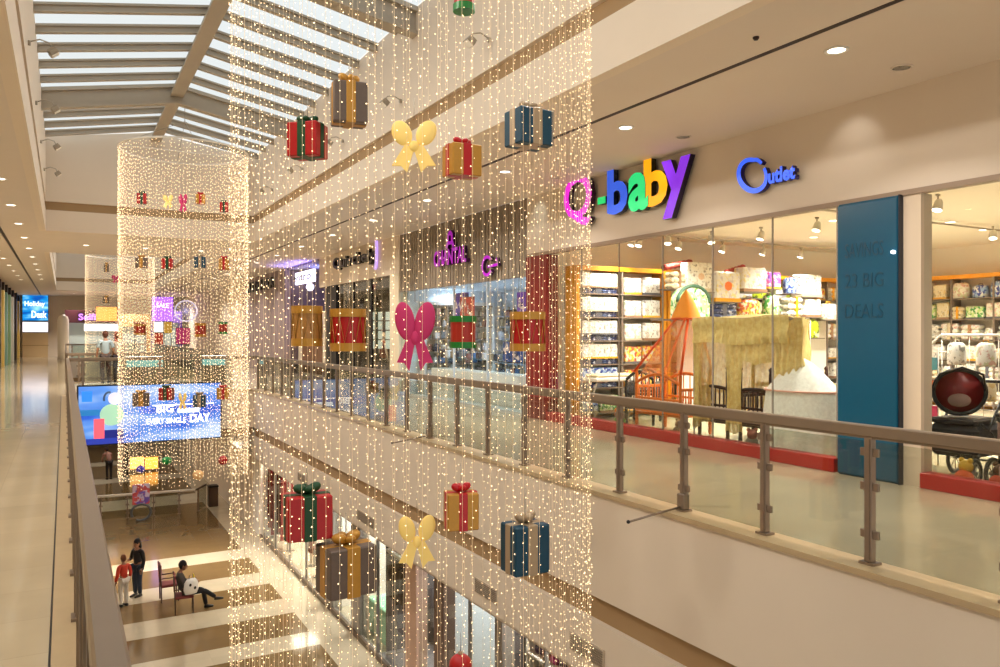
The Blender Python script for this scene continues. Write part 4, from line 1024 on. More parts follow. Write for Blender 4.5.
# ================================================================= FAR END
def litpanel(name, label, cat, u0, u1, v0, v1, y, col, e, text=None, tcol=None, depth=.12, pm=None, legs=None):
    a = onY(u0, (v0+v1)/2, y); b = onY(u1, (v0+v1)/2, y); zt = onY((u0+u1)/2, v0, y).z; zb = onY((u0+u1)/2, v1, y).z
    o = empty(name, (a.x, y, zb), 0, label, cat); w = b.x-a.x; h = zt-zb
    MB().box(-.03, w+.03, .01, depth, -.03, h+.03).build('housing', DARK, o)
    MB().box(0, w, 0, .01, 0, h).build('lit_face', pm or mat(f'face{name}{u0}', col, .4, emit=e), o)
    if text:
        tm = mat(f'tx{u0}{v0}', tcol, .4, emit=1.2); n = len(text)
        for i, (t, fx, fz, fw, fh) in enumerate(text): letters('lettering', t, face_negY(fx*w, -.01, fz*h), fw*w, fh*h, .01, tm, tm, o, .02)
    if legs: MB().box(.05*w, .12*w, .02, .1, legs-zb, 0).box(.88*w, .95*w, .02, .1, legs-zb, 0).build('support', DARK, o)
    return o
def screen(name, c0, c1, c2, e, sc=1.2, dirz=True):
    m = bpy.data.materials.new(name); m.use_nodes = True; nt = m.node_tree; b = nt.nodes['Principled BSDF']
    tc = nt.nodes.new('ShaderNodeTexCoord'); mp = nt.nodes.new('ShaderNodeMapping'); mp.inputs['Scale'].default_value = (sc*.35, 1, sc*1.3)
    n = nt.nodes.new('ShaderNodeTexNoise'); n.inputs['Scale'].default_value = 1.4; n.inputs['Detail'].default_value = 2
    r = nt.nodes.new('ShaderNodeValToRGB'); r.color_ramp.elements[0].position = .38; r.color_ramp.elements[0].color = lin(c0); r.color_ramp.elements[1].position = .66; r.color_ramp.elements[1].color = lin(c2)
    e_ = r.color_ramp.elements.new(.5); e_.color = lin(c1)
    nt.links.new(tc.outputs['Object'], mp.inputs[0]); nt.links.new(mp.outputs[0], n.inputs['Vector']); nt.links.new(n.outputs['Fac'], r.inputs[0])
    nt.links.new(r.outputs[0], b.inputs['Emission Color']); b.inputs['Emission Strength'].default_value = e; b.inputs['Base Color'].default_value = (0, 0, 0, 1)
    return m
scr1 = screen('holiday_screen', (0, 80, 170), (10, 140, 214), (150, 220, 250), 1.0, 1.5)
litpanel('lit_sign', 'bright blue screen with white lettering at the end of the left gallery', 'screen', 22.5, 48, 295, 320.5, 65.7, (20, 140, 210), 1, [('Holiday', .08, .5, .8, .26), ('Desk', .35, .1, .6, .28)], (236, 246, 255), pm=scr1)
litpanel('lit_sign', 'plain white light panel under the blue screen at the end of the left gallery', 'light panel', 22.5, 48, 322, 332, 65.7, (240, 232, 240), 1.0)
a = onY(22.5, 340, 65.6); b = onY(48, 340, 65.6)
tag(MB().box(a.x, b.x, 65.62, 65.95, 0, 1.75).box(a.x-.05, b.x+.05, 65.58, 65.62, .82, .86, 1).build('wall_panel', [mat('panel_tan', (214, 186, 142), .4), GROOVE]), 'tan wall panelling below the lit panels at the end of the left gallery', 'panelling', None, 'structure')
tag(MB().lathe([(.34, 0), (.34, 2.6), (.26, 2.85), (.0001, 3.0)], 20, 0, (-.05, 60.2, 0)).build('rounded_column', WHITE), 'white column with rounded head at the far end of the hall', 'column', None, 'structure')
def farfront(u0, u1, y, col, zt, label, top=None):
    a = onY(u0, 333, y).x; b = onY(u1, 333, y).x
    r = empty('shop_front', (a, y, 0), 0, label, 'shop front', None, 'structure'); w = b-a
    MB().box(0, .22, 0, .3, 0, zt).box(w-.22, w, 0, .3, 0, zt).build('pier', mat(f'pier{col}', col, .4), r)
    MB().box(0, w, -.02, .3, zt-.9, zt).build('fascia', mat(f'fasc{top or col}', top or col, .5), r)
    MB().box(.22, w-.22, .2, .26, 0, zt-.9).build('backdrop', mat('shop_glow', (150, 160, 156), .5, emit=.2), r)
    return r
farfront(65, 118, 62, (150, 24, 20), 3.35, 'maroon shop front with red piers beyond the far railing', (58, 10, 22))
farfront(119, 150, 62.5, (170, 120, 70), 3.1, 'tan shop front beyond the far railing', (190, 150, 100))
farfront(151, 182, 62.5, (80, 50, 120), 3.4, 'violet shop front at the far right corner', (110, 80, 160))
tw = litpanel('lit_sign', 'glowing violet script sign on the maroon shop front', 'shop sign', 78, 104, 313, 321, 61.6, (70, 20, 44), .03, [('Selfini', .02, .1, .96, .8)], (206, 130, 255))
litpanel('lit_sign', 'orange glowing menu sign on the maroon shop front', 'shop sign', 96, 117, 307, 321, 61.3, (250, 160, 70), 1.1)
litpanel('lit_sign', 'white glowing display band above the shop counter', 'light panel', 84, 118, 324, 331, 61.5, (250, 250, 244), 1.6)
litpanel('lit_sign', 'tall violet lit poster seen through the second light curtain', 'poster', 152, 173, 297, 321, 60, (150, 90, 230), 1.3, [('SALE', .2, .55, .6, .2)], (240, 226, 255))
litpanel('lit_sign', 'white lit box below the violet poster', 'light panel', 154, 163, 322, 332, 59.6, (250, 246, 236), 1.5)
for (u0, u1, v0, v1, c, lab) in ((164, 172, 322, 333, (214, 170, 50), 'yellow poster right of the white lit box'), (155, 163, 333, 345, (190, 50, 36), 'red poster below the white lit box'), (176, 190, 328, 344, (200, 50, 120), 'pink poster at the far right corner'), (134, 146, 322, 333, (150, 40, 36), 'dark red poster in the middle of the far hall')):
    litpanel('poster_stand', lab, 'poster', u0, u1, v0, v1, 59.3, c, .25, legs=.0001)
o = onY(186, 311, 58.5); dd = empty('round_light_display', tuple(o), 0, 'large round spoked white light display at the far right', 'light display')
m = MB()
for q in range(20): m.tube([(0, 0, 0), (.68*math.cos(q*PI/10), 0, .68*math.sin(q*PI/10))], .02, 5)
m.build('spokes', mat('wheel_glow', (180, 176, 220), .5, emit=.4), dd); MB().tube([(.72*math.cos(q*PI/14), 0, .72*math.sin(q*PI/14)) for q in range(28)], .05, 6, closed=True).build('rim', mat('wheel_glow2', (226, 222, 250), .5, emit=.5), dd)
# kiosks on the bridge
def kiosk(x, y, w, label):
    o = empty('display_kiosk', (x, y, 0), 0, label, 'kiosk')
    MB().bbox(0, w, 0, .6, 0, .62, .02).build('base', mat('kiosk_base', (120, 104, 84), .5), o)
    MB().box(.02, w-.02, .02, .58, .62, .9).build('glass_case', mat('kiosk_glow', (130, 200, 206), .2, emit=.5), o)
    MB().bbox(-.02, w+.02, -.02, .62, .9, .94, .01).build('top', WHITE, o)
kiosk(1.75, 27.6, 1.1, 'low display kiosk with teal lit glass beside the two walkers on the bridge')
kiosk(4.15, 27.9, .7, 'small display kiosk with pale blue glass near the right end of the bridge')

# blue billboard on the bridge edge
YBd = YA-.12
A = onY(78.5, 386, YBd); B = onY(220.5, 386, YBd); zt = .24; zb = -1.36; W = B.x-A.x; H = zt-zb
bb = empty('billboard', (A.x, YBd, zb), 0, 'wide blue glowing advertising billboard hung on the front of the bridge', 'billboard')
MB().box(-.04, W+.04, .012, .1, -.04, H+.04).build('frame', DARK, bb)
MB().box(0, W, 0, .012, 0, H).build('screen', screen('billboard_blue', (40, 100, 222), (100, 160, 246), (206, 228, 255), .75, 1.0), bb)
def patch(nm, x0, x1, z0, z1, c, e, dz=-.006): MB().box(x0*W, x1*W, dz, 0, z0*H, z1*H).build(nm, mat('bb'+nm+str(c), c, .5, emit=e), bb)
patch('picture_patch', .1, .17, .1, .44, (230, 84, 100), .9, -.014); patch('picture_patch', 0.02, .3, .0, .1, (30, 50, 150), .8); patch('picture_patch', .16, .3, .1, .24, (20, 30, 110), .8, -.008)
patch('picture_patch', .0, .14, .5, .6, (30, 110, 170), .8); patch('picture_patch', .02, .09, .74, .92, (40, 120, 220), .9)
MB().ball((.22*W, -.004, .5*H), .3, 12, 0, 1, .03, 1.0).build('picture_figure', mat('bbfig', (170, 220, 190), .5, emit=.5), bb)
MB().ball((.24*W, -.006, .78*H), .17, 12, 0, 1, .03, 1.0).build('picture_figure', mat('bbfig2', (224, 222, 246), .5, emit=.6), bb)
MB().tube([(.20*W+.12*math.cos(q), -.01, .78*H+.18*math.sin(q)) for q in [1.2+i*.25 for i in range(10)]], .03, 5).build('picture_figure', mat('bbfig3', (60, 80, 110), .5, emit=.5), bb)
BW = mat('bbwhite', (255, 255, 255), .5, emit=1.3)
letters('lettering', 'BIG', face_negY(.53*W, -.01, .5*H), .12*W, .13*H, .008, BW, BW, bb, .03)
letters('lettering', 'THE', face_negY(.4*W, -.01, .5*H), .1*W, .13*H, .008, mat('bbnavy', (60, 90, 200), .5, emit=.8), BW, bb, .02)
letters('lettering', 'DAY', face_negY(.77*W, -.01, .3*H), .15*W, .15*H, .008, BW, BW, bb, .03)
letters('lettering', 'EVERY SINGLE', face_negY(.46*W, -.01, .3*H), .28*W, .1*H, .008, BW, BW, bb, .02)
patch('lettering_strip', .5, .95, .62, .64, (255, 255, 255), 1.1); patch('lettering_strip', .68, .84, .48, .56, (230, 242, 255), 1.1)
area('billboard_glow', (A.x+W/2, YBd-.25, zb+H/2), W*.9, 14, (120, 170, 255), (-PI/2, 0, 0), 'RECTANGLE', H*.8) if False else None

# vents in the lower fascia
for (u0, u1, v0, lab) in ((475, 497, 591, 'second from the right'), (570, 604, 650, 'nearest one'), (357, 374, 519, 'third from the right'), (298, 305, 478, 'small far one')):
    a = onX(u0, v0, 4.99); b = onX(u1, v0, 4.99); z = onX((u0+u1)/2, v0, 4.99).z
    o = empty('air_vent', (4.985, b.y, z-.1), 0, 'louvred air vent in the lower cream wall, '+lab, 'vent'); L = a.y-b.y
    MB().box(0, .03, 0, L, 0, .2).build('frame', mat('vent_grey', (196, 180, 160), .5), o)
    for q in range(7): MB().box(-.012, .0, .02, L-.02, .02+q*.025, .032+q*.025).build('slat', mat('vent_dark', (150, 136, 120), .5), o)

# ================================================================= GROUND FLOOR SHOPS (right)
GX = 6.4
def gwall(y0, y1, m, label, z1=-2.05, x=GX, z0=GF): return slab('wall_right', x, x+.25, y0, y1, z0, z1, m, label, 'wall')
GREY = mat('grey_pillar', (150, 142, 134), .4); LITW = mat('lit_white_wall', (244, 240, 232), .5)
gwall(31, YD, WALL, 'cream ground floor wall beyond the bridge')
gwall(29.7, 31, LITW, 'bright white ground floor pillar')
gwall(20.75, 21.6, GREY, 'grey ground floor pillar right of the toy window')
gwall(18.55, 19.2, GREY, 'slim grey ground floor pillar between two white panels')
gwall(15.0, 15.6, mat('pink_beige_pillar', (214, 176, 152), .5), 'pink beige ground floor pillar right of the clothes racks')
gwall(13.65, 14.1, mat('brown_pillar', (120, 92, 78), .4), 'brown ground floor pillar left of the white shop')
gwall(11.35, 11.6, GREY, 'thin grey ground floor pillar right of the white shop')
gwall(YN, 7.5, WALL, 'plain cream ground floor wall at the near end')
slab('wall_right', 9.4, 9.6, YN, 31, GF, -2.2, LITW, 'white rear wall of the ground floor shops', 'wall')
for y, w in ((29.65, 'beyond the red clothes'), (21.0, 'between the toy window and white panels'), (17.3, 'left of the clothes racks'), (13.8, 'left of the white shop'), (11.4, 'right of the white shop'), (7.5, 'right of the handbag shop')):
    slab('wall_back', GX+.25, 9.4, y, y+.1, GF, -2.2, mat('dark_partition', (84, 78, 80), .6) if y in (17.3, 11.4) else LITW, 'dividing wall in the ground floor shops, '+w, 'wall')
k += 1
for y0, y1, n, w in ((21.6, 29.6, 4, 'toy window'), (19.2, 20.75, 1, 'left white panel shop'), (17.4, 18.55, 1, 'right white panel shop'), (15.6, 17.3, 1, 'clothes rack shop'), (14.1, 15.0, 1, 'narrow dark shop'), (11.6, 13.65, 2, 'white shop'), (7.5, 11.35, 3, 'handbag shop')):
    for i in range(n):
        a = y0+(y1-y0)*i/n; b = y0+(y1-y0)*(i+1)/n
        r = empty(f'window_{k}', (GX, a, GF), 0, f'ground floor {w} glass, pane {i+1} of {n} from the near end', 'shop window', None, 'structure'); k += 1
        MB().box(.05, .06, .02, b-a-.02, .1, 3.0).build('pane', SHOPGL, r); MB().box(.02, .09, -.02, .02, 0, 3.0).box(.02, .09, 0, b-a, 0, .1).box(.02, .09, 0, b-a, 3.0, 3.1).build('frame', GREY, r)
slab('trim_4', GX-.05, GX+.02, 15.6, 29.7, GF, GF+.12, mat('dark_skirting', (110, 92, 74), .4), 'dark skirting under the ground floor shop windows', 'trim')
for y, pw, cc in ((28.4, 90, (255, 240, 220)), (25, 160, (255, 246, 232)), (22.5, 120, (255, 246, 232)), (20, 90, (255, 250, 244)), (18, 70, (255, 250, 244)), (16.2, 90, (236, 240, 240)), (14.5, 30, (226, 232, 255)), (12.6, 60, (226, 242, 255)), ):
    area('ground_shop_lamp', (7.7, y, -2.22), .9, pw, cc, shape='RECTANGLE', sy=.9)
area('ground_shop_lamp', (6.78, 10.0, -2.22), .25, 60, (255, 248, 240), shape='RECTANGLE', sy=2.4); area('ground_shop_lamp', (8.4, 9.5, -2.22), .8, 50)
# platform & furniture
def rack(x, y, L, label, short, cols, z=GF, hgt=1.5, rz=0, ln=1.0):
    o = empty('clothes_rack', (x, y, z), rz, label, 'clothes rack')
    MB().tube([(0, 0, 0), (0, 0, hgt), (0, L, hgt), (0, L, 0)], .018, 8).tube([(-.25, 0, .02), (.25, 0, .02)], .018, 6).tube([(-.25, L, .02), (.25, L, .02)], .018, 6).build('rail', TRK, o)
    n = int(L/.13)
    for i in range(n):
        yy = .08+i*.13; c = random.choice(cols); hh = random.uniform(.75, 1.0)*ln
        m = MB(); m.tube([(0, yy, hgt+.02), (0, yy, hgt-.05), (-.2, yy, hgt-.12)], .006, 4).tube([(0, yy, hgt-.05), (.2, yy, hgt-.12)], .006, 4); 
        hgm = MB().sheet(lambda a, b: (-.2-.03*b+(.4+.06*b)*a, yy+.03*math.sin(a*9+i)*b+.02, hgt-.1-hh*b), 6, 4).sheet(lambda a, b: (-.2-.03*b+(.4+.06*b)*a, yy-.035+.03*math.sin(a*9+i)*b, hgt-.1-hh*b), 6, 4)
        g_ = empty('hanging_garment', (x, y, z), rz, f'{c[1]} garment, number {i+1} from the near end of the {short}', 'garment', 'garments on the '+short)
        m.build('hanger', DARK, g_); hgm.build('garment', mat(f'garm{c[0]}', c[0], .85), g_)
    return o
rack(6.8, 27.3, 2.1, 'rack of long red and green clothes in the far ground floor window', 'red clothes rack', [((170, 20, 30), 'red'), ((150, 30, 40), 'dark red'), ((50, 60, 40), 'dark green'), ((90, 20, 24), 'maroon')], GF, 2.75, 0, 2.4)
rack(6.8, 15.8, 1.3, 'rack of dark clothes in the clothes shop window', 'dark window rack', [((30, 26, 32), 'black'), ((60, 54, 62), 'charcoal'), ((90, 84, 90), 'grey')], GF+.1, 2.3)
rack(7.9, 15.8, 1.4, 'rear rack of grey clothes in the clothes shop', 'rear grey rack', [((40, 36, 42), 'black'), ((120, 112, 112), 'grey'), ((150, 140, 140), 'pale grey')], GF+.1, 1.5)
slab('floor', GX+.08, 9.4, 14.1, 17.3, GF, GF+.1, mat('grey_platform', (130, 122, 120), .4), 'grey raised floor of the clothes shop', 'floor')
pt = empty('planted_shelf', (6.6, 15.75, GF+2.48), 0, 'white shelf with green foliage above the dark clothes', 'planter')
MB().bbox(0, .5, 0, 1.5, 0, .07, .01).build('shelf', WHITE, pt)
m = MB()
for i in range(260):
    c = Vector((random.uniform(.0, .5), random.uniform(.02, 1.48), .08+abs(random.gauss(0, .25)))); d = Vector((random.uniform(-1, 1), random.uniform(-1, 1), random.uniform(.1, 1))).normalized()*.13; e = d.cross(Vector((0, 0, 1))).normalized()*.035
    m.add([c, c+d*.5+e, c+d, c+d*.5-e], [(0, 1, 2, 3)])
tag(m.build('foliage', mat('foliage_green', (16, 110, 60), .6, noise=.4, nscale=6), pt), None, None, None, 'stuff')
mannequin((7.2, 22.6, GF), -1.6, (236, 232, 226), (200, 196, 190), 'white dressed mannequin in the toy window beside the red gift box', (232, 226, 216))
mannequin((7.1, 25.2, GF), -1.3, (150, 60, 50), (120, 50, 46), 'mannequin in brick red clothes in the toy window')
mannequin((6.9, 24.0, GF), -1.9, (226, 190, 190), (226, 226, 220), 'mannequin in pale pink in the toy window', (232, 226, 216))
hb = empty('hobby_horse', (6.95, 21.9, GF), 0, 'brown and white rocking horse low in the toy window', 'toy horse')
MB().tube([(0, -.35, .06), (0, -.1, .0), (0, .2, .0), (0, .5, .06)], .03, 6).build('rocker', OW, hb); MB().ball((0, .08, .55), .17, 10, 0, .8, 1.5, 1).tube([(0, -.12, .62), (0, -.3, .85)], [.1, .07], 8).ball((0, -.36, .86), .08, 8, 0, .8, 1.5, .8).tube([(.05, -.1, .5), (.05, -.2, .04)], .035, 6).tube([(-.05, -.1, .5), (-.05, -.2, .04)], .035, 6).tube([(.05, .28, .5), (.05, .34, .04)], .035, 6).tube([(-.05, .28, .5), (-.05, .34, .04)], .035, 6).build('body', mat('horse_brown', (130, 100, 76), .8), hb)
gt = empty('green_display_table', (7.3, 18.1, GF), 0, 'pale green display block with a small dark figure in the white panel shop', 'display block')
MB().bbox(-.5, .7, -.55, 1.0, 0, .85, .03).build('block', mat('mint_block', (150, 216, 176), .5), gt); MB().lathe([(.1, .85), (.13, 1.0), (.07, 1.3), (.11, 1.5), (.0001, 1.62)], 12).build('figure', mat('dark_green_cloth', (14, 60, 40), .7), gt)
# handbag shop
hs = empty('display_shelving', (6.85, 8.6, GF), 0, 'white open shelving full of handbags behind the nearest ground floor shop glass', 'shelving')
HZ = (1.3, 1.75, 2.2, 2.65, 3.05)
for z in HZ: MB().box(0, .36, 0, 2.7, z-.025, z).build('shelf', WHITE, hs)
MB().box(.36, .4, 0, 2.7, 0, 3.4).build('back_panel', mat('dark_backing', (70, 60, 62), .6), hs); MB().box(0, .36, -.03, 0, 0, 3.4).box(0, .36, 2.7, 2.73, 0, 3.4).build('side_panel', WHITE, hs)
HB = [((214, 60, 140), 'pink'), ((240, 120, 90), 'coral'), ((90, 60, 110), 'plum'), ((60, 130, 110), 'green'), ((40, 34, 40), 'black'), ((236, 200, 120), 'yellow'), ((230, 220, 226), 'white')]
for q, z in enumerate(HZ):
    for i in range(11):
        c = random.choice(HB); o = empty('handbag', (7.02, 8.75+i*.24, GF+z), 0, f'{c[1]} handbag on shelf {q+1} from the bottom, number {i+1} from the near end', 'handbag', 'handbags on the white shelving')
        MB().lathe([(.1, 0), (.115, .05), (.09, .17), (.06, .2)], 10, 0, (0, 0, 0), True, None, .6, 1).build('bag', mat(f'bag{c[0]}', c[0], .5), o); MB().tube([(0, -.05, .19), (0, -.035, .29), (0, .035, .29), (0, .05, .19)], .01, 6).build('handle', mat(f'bag{c[0]}', c[0], .5), o)
# glass barrier on the ground floor
r = railing(0, 0, 3.9, 1, 'clear glass barrier with pale top bar on the ground floor under the bridge', .3); r.location = (1.0, 35.5, GF); r.rotation_euler.z = -PI/2-.12
for c_ in [x for x in bpy.data.objects if x.parent is r and x.name.startswith('handrail')]: c_.data.materials[0] = WHITE
r = railing(0, 0, 1.2, 1, 'short glass barrier running back beside the brown bin', .3); r.location = (4.85, 35.0, GF); r.rotation_euler.z = -.5
b = empty('waste_bin', (5.72, 36.1, GF), 0, 'brown square waste bin beside the glass barrier', 'bin')
MB().bbox(-.2, .2, -.2, .2, 0, .85, .02).build('body', mat('bin_brown', (90, 66, 48), .4), b); MB().bbox(-.22, .22, -.22, .22, .85, .92, .02).build('lid', DARK, b)
ps = empty('poster_stand', (2.72, 34.6, GF), 0, 'violet and white poster stand on a grey ring base on the ground floor', 'poster stand')
MB().tube([(.36*math.cos(q*PI/12), 0, .36+.33*math.sin(q*PI/12)) for q in range(-8, 15)], .05, 8).build('ring_base', mat('ring_grey', (110, 116, 124), .4, metal=.3), ps)
MB().bbox(-.32, .32, -.03, .03, .68, 1.5, .01).build('panel', printed('stand_print', (226, 206, 240), (120, 90, 200), (220, 90, 100), 3), ps)
litpanel('lit_sign', 'orange glowing light box on the far ground floor', 'light box', 130, 144, 457, 469, 47, (255, 190, 100), 1.4)
litpanel('lit_sign', 'second orange glowing light box on the far ground floor, right one', 'light box', 145, 158, 457, 469, 47, (255, 176, 70), 1.4)

# ================================================================= PEOPLE
def skin_geo(mb, nodes, edges, root, mi=0, sub=1):
    names = list(nodes); me = bpy.data.meshes.new('sk'); me.from_pydata([nodes[n][0] for n in names], [(names.index(a), names.index(b)) for a, b in edges], [])
    o = bpy.data.objects.new('sk', me); COL.objects.link(o); md = o.modifiers.new('Skin', 'SKIN'); md.use_smooth_shade = True
    for i, n in enumerate(names):
        r = nodes[n][1]; r = r if isinstance(r, tuple) else (r, r)
        me.skin_vertices[0].data[i].radius = r; me.skin_vertices[0].data[i].use_root = (n == root)
    ss = o.modifiers.new('Sub', 'SUBSURF'); ss.levels = sub; ss.render_levels = sub
    dg = bpy.context.evaluated_depsgraph_get(); ev = bpy.data.meshes.new_from_object(o.evaluated_get(dg))
    mb.add([v.co.copy() for v in ev.vertices], [tuple(p.vertices) for p in ev.polygons], mi, True)
    bpy.data.objects.remove(o); bpy.data.meshes.remove(me); bpy.data.meshes.remove(ev)
STAND = dict(pel=(0, 0, .93), wai=(0, 0, 1.08), che=(0, .01, 1.28), nb=(0, 0, 1.42), nk=(0, .01, 1.48), hd=(0, .03, 1.6),
             sR=(.18, 0, 1.38), eR=(.24, -.02, 1.1), wR=(.25, .08, .87), sL=(-.18, 0, 1.38), eL=(-.24, -.02, 1.1), wL=(-.25, .08, .87),
             hR=(.09, 0, .9), kR=(.1, .03, .49), aR=(.1, 0, .08), hL=(-.09, 0, .9), kL=(-.1, .03, .49), aL=(-.1, 0, .08))
def person(loc, rz, label, shirt, pants, hair, skin=(150, 104, 76), pose={}, scale=1, sleeve='short', long_hair=False, fd=(0, 1)):
    o = empty('person', loc, rz, label, 'person'); o.scale = (scale,)*3
    P = {n: Vector(q) for n, q in STAND.items()}; P.update({n: Vector(q) for n, q in pose.items()})
    SK = mat(f'skin{skin}', skin, .55)
    b = MB()
    R = dict(pel=(.12, .1), wai=(.11, .09), che=(.13, .1), nb=(.07, .06), nk=.05, hd=.05, sR=.055, eR=.04, wR=.026, sL=.055, eL=.04, wL=.026, hR=.085, kR=.055, aR=.04, hL=.085, kL=.055, aL=.04)
    E_ = [('pel', 'wai'), ('wai', 'che'), ('che', 'nb'), ('nb', 'nk'), ('nk', 'hd'), ('nb', 'sR'), ('sR', 'eR'), ('eR', 'wR'), ('nb', 'sL'), ('sL', 'eL'), ('eL', 'wL'), ('pel', 'hR'), ('hR', 'kR'), ('kR', 'aR'), ('pel', 'hL'), ('hL', 'kL'), ('kL', 'aL')]
    skin_geo(b, {n: (P[n], R[n]) for n in P}, E_, 'pel')
    hd = P['hd']; f = Vector((fd[0], fd[1], -.15)).normalized(); rt = f.cross(Vector((0, 0, 1))).normalized()
    b.ball(hd+Vector((0, 0, .03)), .1, 14, 0, .82, .95, 1.18); b.ball(hd+Vector((0, 0, -.04))+f*.03, .07, 8, 0, .85, .9, 1)
    b.tube([hd+f*.085+Vector((0, 0, .04)), hd+f*.115+Vector((0, 0, .0))], [.008, .016], 6)
    for s_ in (-1, 1): b.ball(hd+rt*.083*s_+Vector((0, 0, .02)), .025, 6, 0, .4, .8, 1.2)
    for s_, w, e in (('R', 'wR', 'eR'), ('L', 'wL', 'eL')):        # hands with four fingers and a thumb
        d = (P[w]-P[e]).normalized(); side = d.cross(Vector((0, 0, 1)) if abs(d.z) < .8 else Vector((0, 1, 0))).normalized(); nrm = d.cross(side)
        c = P[w]; b.tube([c, c+d*.04, c+d*.085], [.024, .036, .034], 8)
        for i, l in enumerate((.065, .078, .072, .055)):
            st_ = c+d*.08+side*(.03-.02*i); b.tube([st_, st_+d*l*.5+nrm*.008, st_+d*l+nrm*.03], [.0095, .009, .007], 6)
        b.tube([c+d*.02+side*.03, c+d*.05+side*.062, c+d*.08+side*.066], [.012, .011, .008], 6)
    b.build('body', SK, o)
    eb = MB()
    for s_ in (-1, 1): eb.ball(hd+f*.088+rt*.032*s_+Vector((0, 0, .045)), .011, 6)
    eb.build('eyes', DARK, o)
    MB().tube([hd+f*.098+rt*.022+Vector((0, 0, -.035)), hd+f*.102+Vector((0, 0, -.037)), hd+f*.098-rt*.022+Vector((0, 0, -.035))], .006, 5).build('mouth', mat('lips', (130, 60, 54), .6), o)
    def cloth(nm, keys, col, add):
        m = MB(); nd = {}
        for n in keys:
            r = R[n]; nd[n] = (P[n], tuple(q+add for q in r) if isinstance(r, tuple) else r+add)
        return m, nd
    keys = ['pel', 'wai', 'che', 'nb', 'sR', 'eR', 'sL', 'eL']+(['wR', 'wL'] if sleeve == 'long' else [])
    m, nd = cloth('shirt', keys, shirt, .018)
    if sleeve == 'short':
        for s_ in 'RL': nd['e'+s_] = (P['s'+s_].lerp(P['e'+s_], .75), .06)
    else:
        for s_ in 'RL': nd['w'+s_] = (P['e'+s_].lerp(P['w'+s_], .93), .042)
    nd['nb'] = (P['nb']+Vector((0, 0, -.02)), (.085, .075))
    skin_geo(m, nd, [e for e in E_ if e[0] in keys and e[1] in keys], 'pel'); m.build('shirt', mat(f'cloth{shirt}', shirt, .85), o)
    keys = ['pel', 'hR', 'kR', 'aR', 'hL', 'kL', 'aL']; m, nd = cloth('t', keys, pants, .02)
    skin_geo(m, nd, [e for e in E_ if e[0] in keys and e[1] in keys], 'pel'); m.build('trousers', mat(f'cloth{pants}', pants, .85), o)
    for s_ in 'RL':
        a = P['a'+s_]; k_ = P['k'+s_]; fw = (Vector((fd[0], fd[1], 0))).normalized()
        MB().tube([a-fw*.05+Vector((0, 0, -.03)), a+fw*.06+Vector((0, 0, -.04)), a+fw*.19+Vector((0, 0, -.05))], [.045, .045, .028], 10).build('shoe', DARK, o)
    hm = MB(); hc = hd+Vector((0, 0, .05))-f*.015
    hm.lathe([(max(1e-4, .108*math.sin(PI*i/10)), .125*math.cos(PI*i/10)) for i in range(0, 7)], 16, 0, tuple(hc), True, None, .86, 1.0)
    hm.ball(hd-f*.045+Vector((0, 0, .02)), .085, 10, 0, .95, .85, 1.15)
    if long_hair: hm.tube([hd-f*.06+Vector((0, 0, .03)), hd-f*.09+Vector((0, 0, -.12)), hd-f*.08+Vector((0, 0, -.24))], [.08, .075, .03], 10)
    hm.build('hair', mat(f'hair{hair}', hair, .8), o)
    return o
person((1.22, 29.4, 0), .1, 'person in a pale blue grey shirt and dark trousers walking away across the bridge', (150, 164, 168), (62, 48, 44), (90, 50, 34), pose=dict(kR=(.1, .1, .49), aR=(.1, .02, .1), kL=(-.1, -.02, .49), aL=(-.1, -.14, .1), wR=(.25, .2, .95)), scale=1.02)
person((1.62, 29.7, 0), -.1, 'person in beige walking close to the right of the pale blue shirt on the bridge', (176, 160, 142), (52, 42, 46), (110, 62, 40), pose=dict(kL=(-.1, .1, .49), aL=(-.1, .04, .1)), scale=.99, sleeve='long')
person((1.86, 24.75, GF), 2.2, 'person with long dark hair in black clothes standing on the ground floor', (20, 18, 20), (34, 44, 62), (24, 18, 20), pose=dict(wR=(.1, .24, 1.15), eR=(.24, .05, 1.12)), scale=.95, sleeve='long', long_hair=True)
person((1.45, 24.0, GF), .5, 'person in a red top and white trousers standing on the ground floor', (196, 60, 40), (222, 214, 204), (110, 64, 42), scale=.82, sleeve='long')
SIT = dict(pel=(0, 0, .55), wai=(0, -.08, .72), che=(0, -.13, .93), nb=(0, -.13, 1.07), nk=(0, -.1, 1.13), hd=(0, -.04, 1.24), sR=(.18, -.12, 1.03), eR=(.24, .0, .78), wR=(.12, .24, .8), sL=(-.18, -.12, 1.03), eL=(-.24, .0, .78), wL=(-.12, .24, .8),
           hR=(.09, .04, .54), kR=(.08, .5, .54), aR=(.04, .8, .3), hL=(-.09, .04, .54), kL=(-.1, .47, .52), aL=(-.1, .55, .08))
def chair(loc, rz, label):
    o = empty('visitor_chair', loc, rz, label, 'chair'); W_ = mat('chair_wood', (74, 44, 34), .4); F_ = mat('chair_seat', (120, 50, 50), .8)
    MB().bbox(-.24, .24, -.24, .24, .42, .49, .02).build('seat', F_, o)
    MB().bbox(-.22, .22, -.27, -.22, .62, 1.05, .02, 0).build('backrest', F_, o)
    for sx in (-.22, .22):
        MB().tube([(sx, -.22, 0), (sx, -.23, .45), (sx, -.27, 1.08)], .018, 8).build('leg', W_, o); MB().tube([(sx, .22, 0), (sx, .22, .42)], .018, 8).build('leg', W_, o)
        MB().tube([(sx, -.24, .68), (sx, .18, .68), (sx, .2, .45)], .016, 8).build('armrest', W_, o)
    return o
chair((2.86, 22.75, GF), -PI/2-.1, 'dark wooden chair with red seat carrying the seated person')
chair((2.62, 24.0, GF), -PI/2, 'empty dark wooden chair behind the seated person')
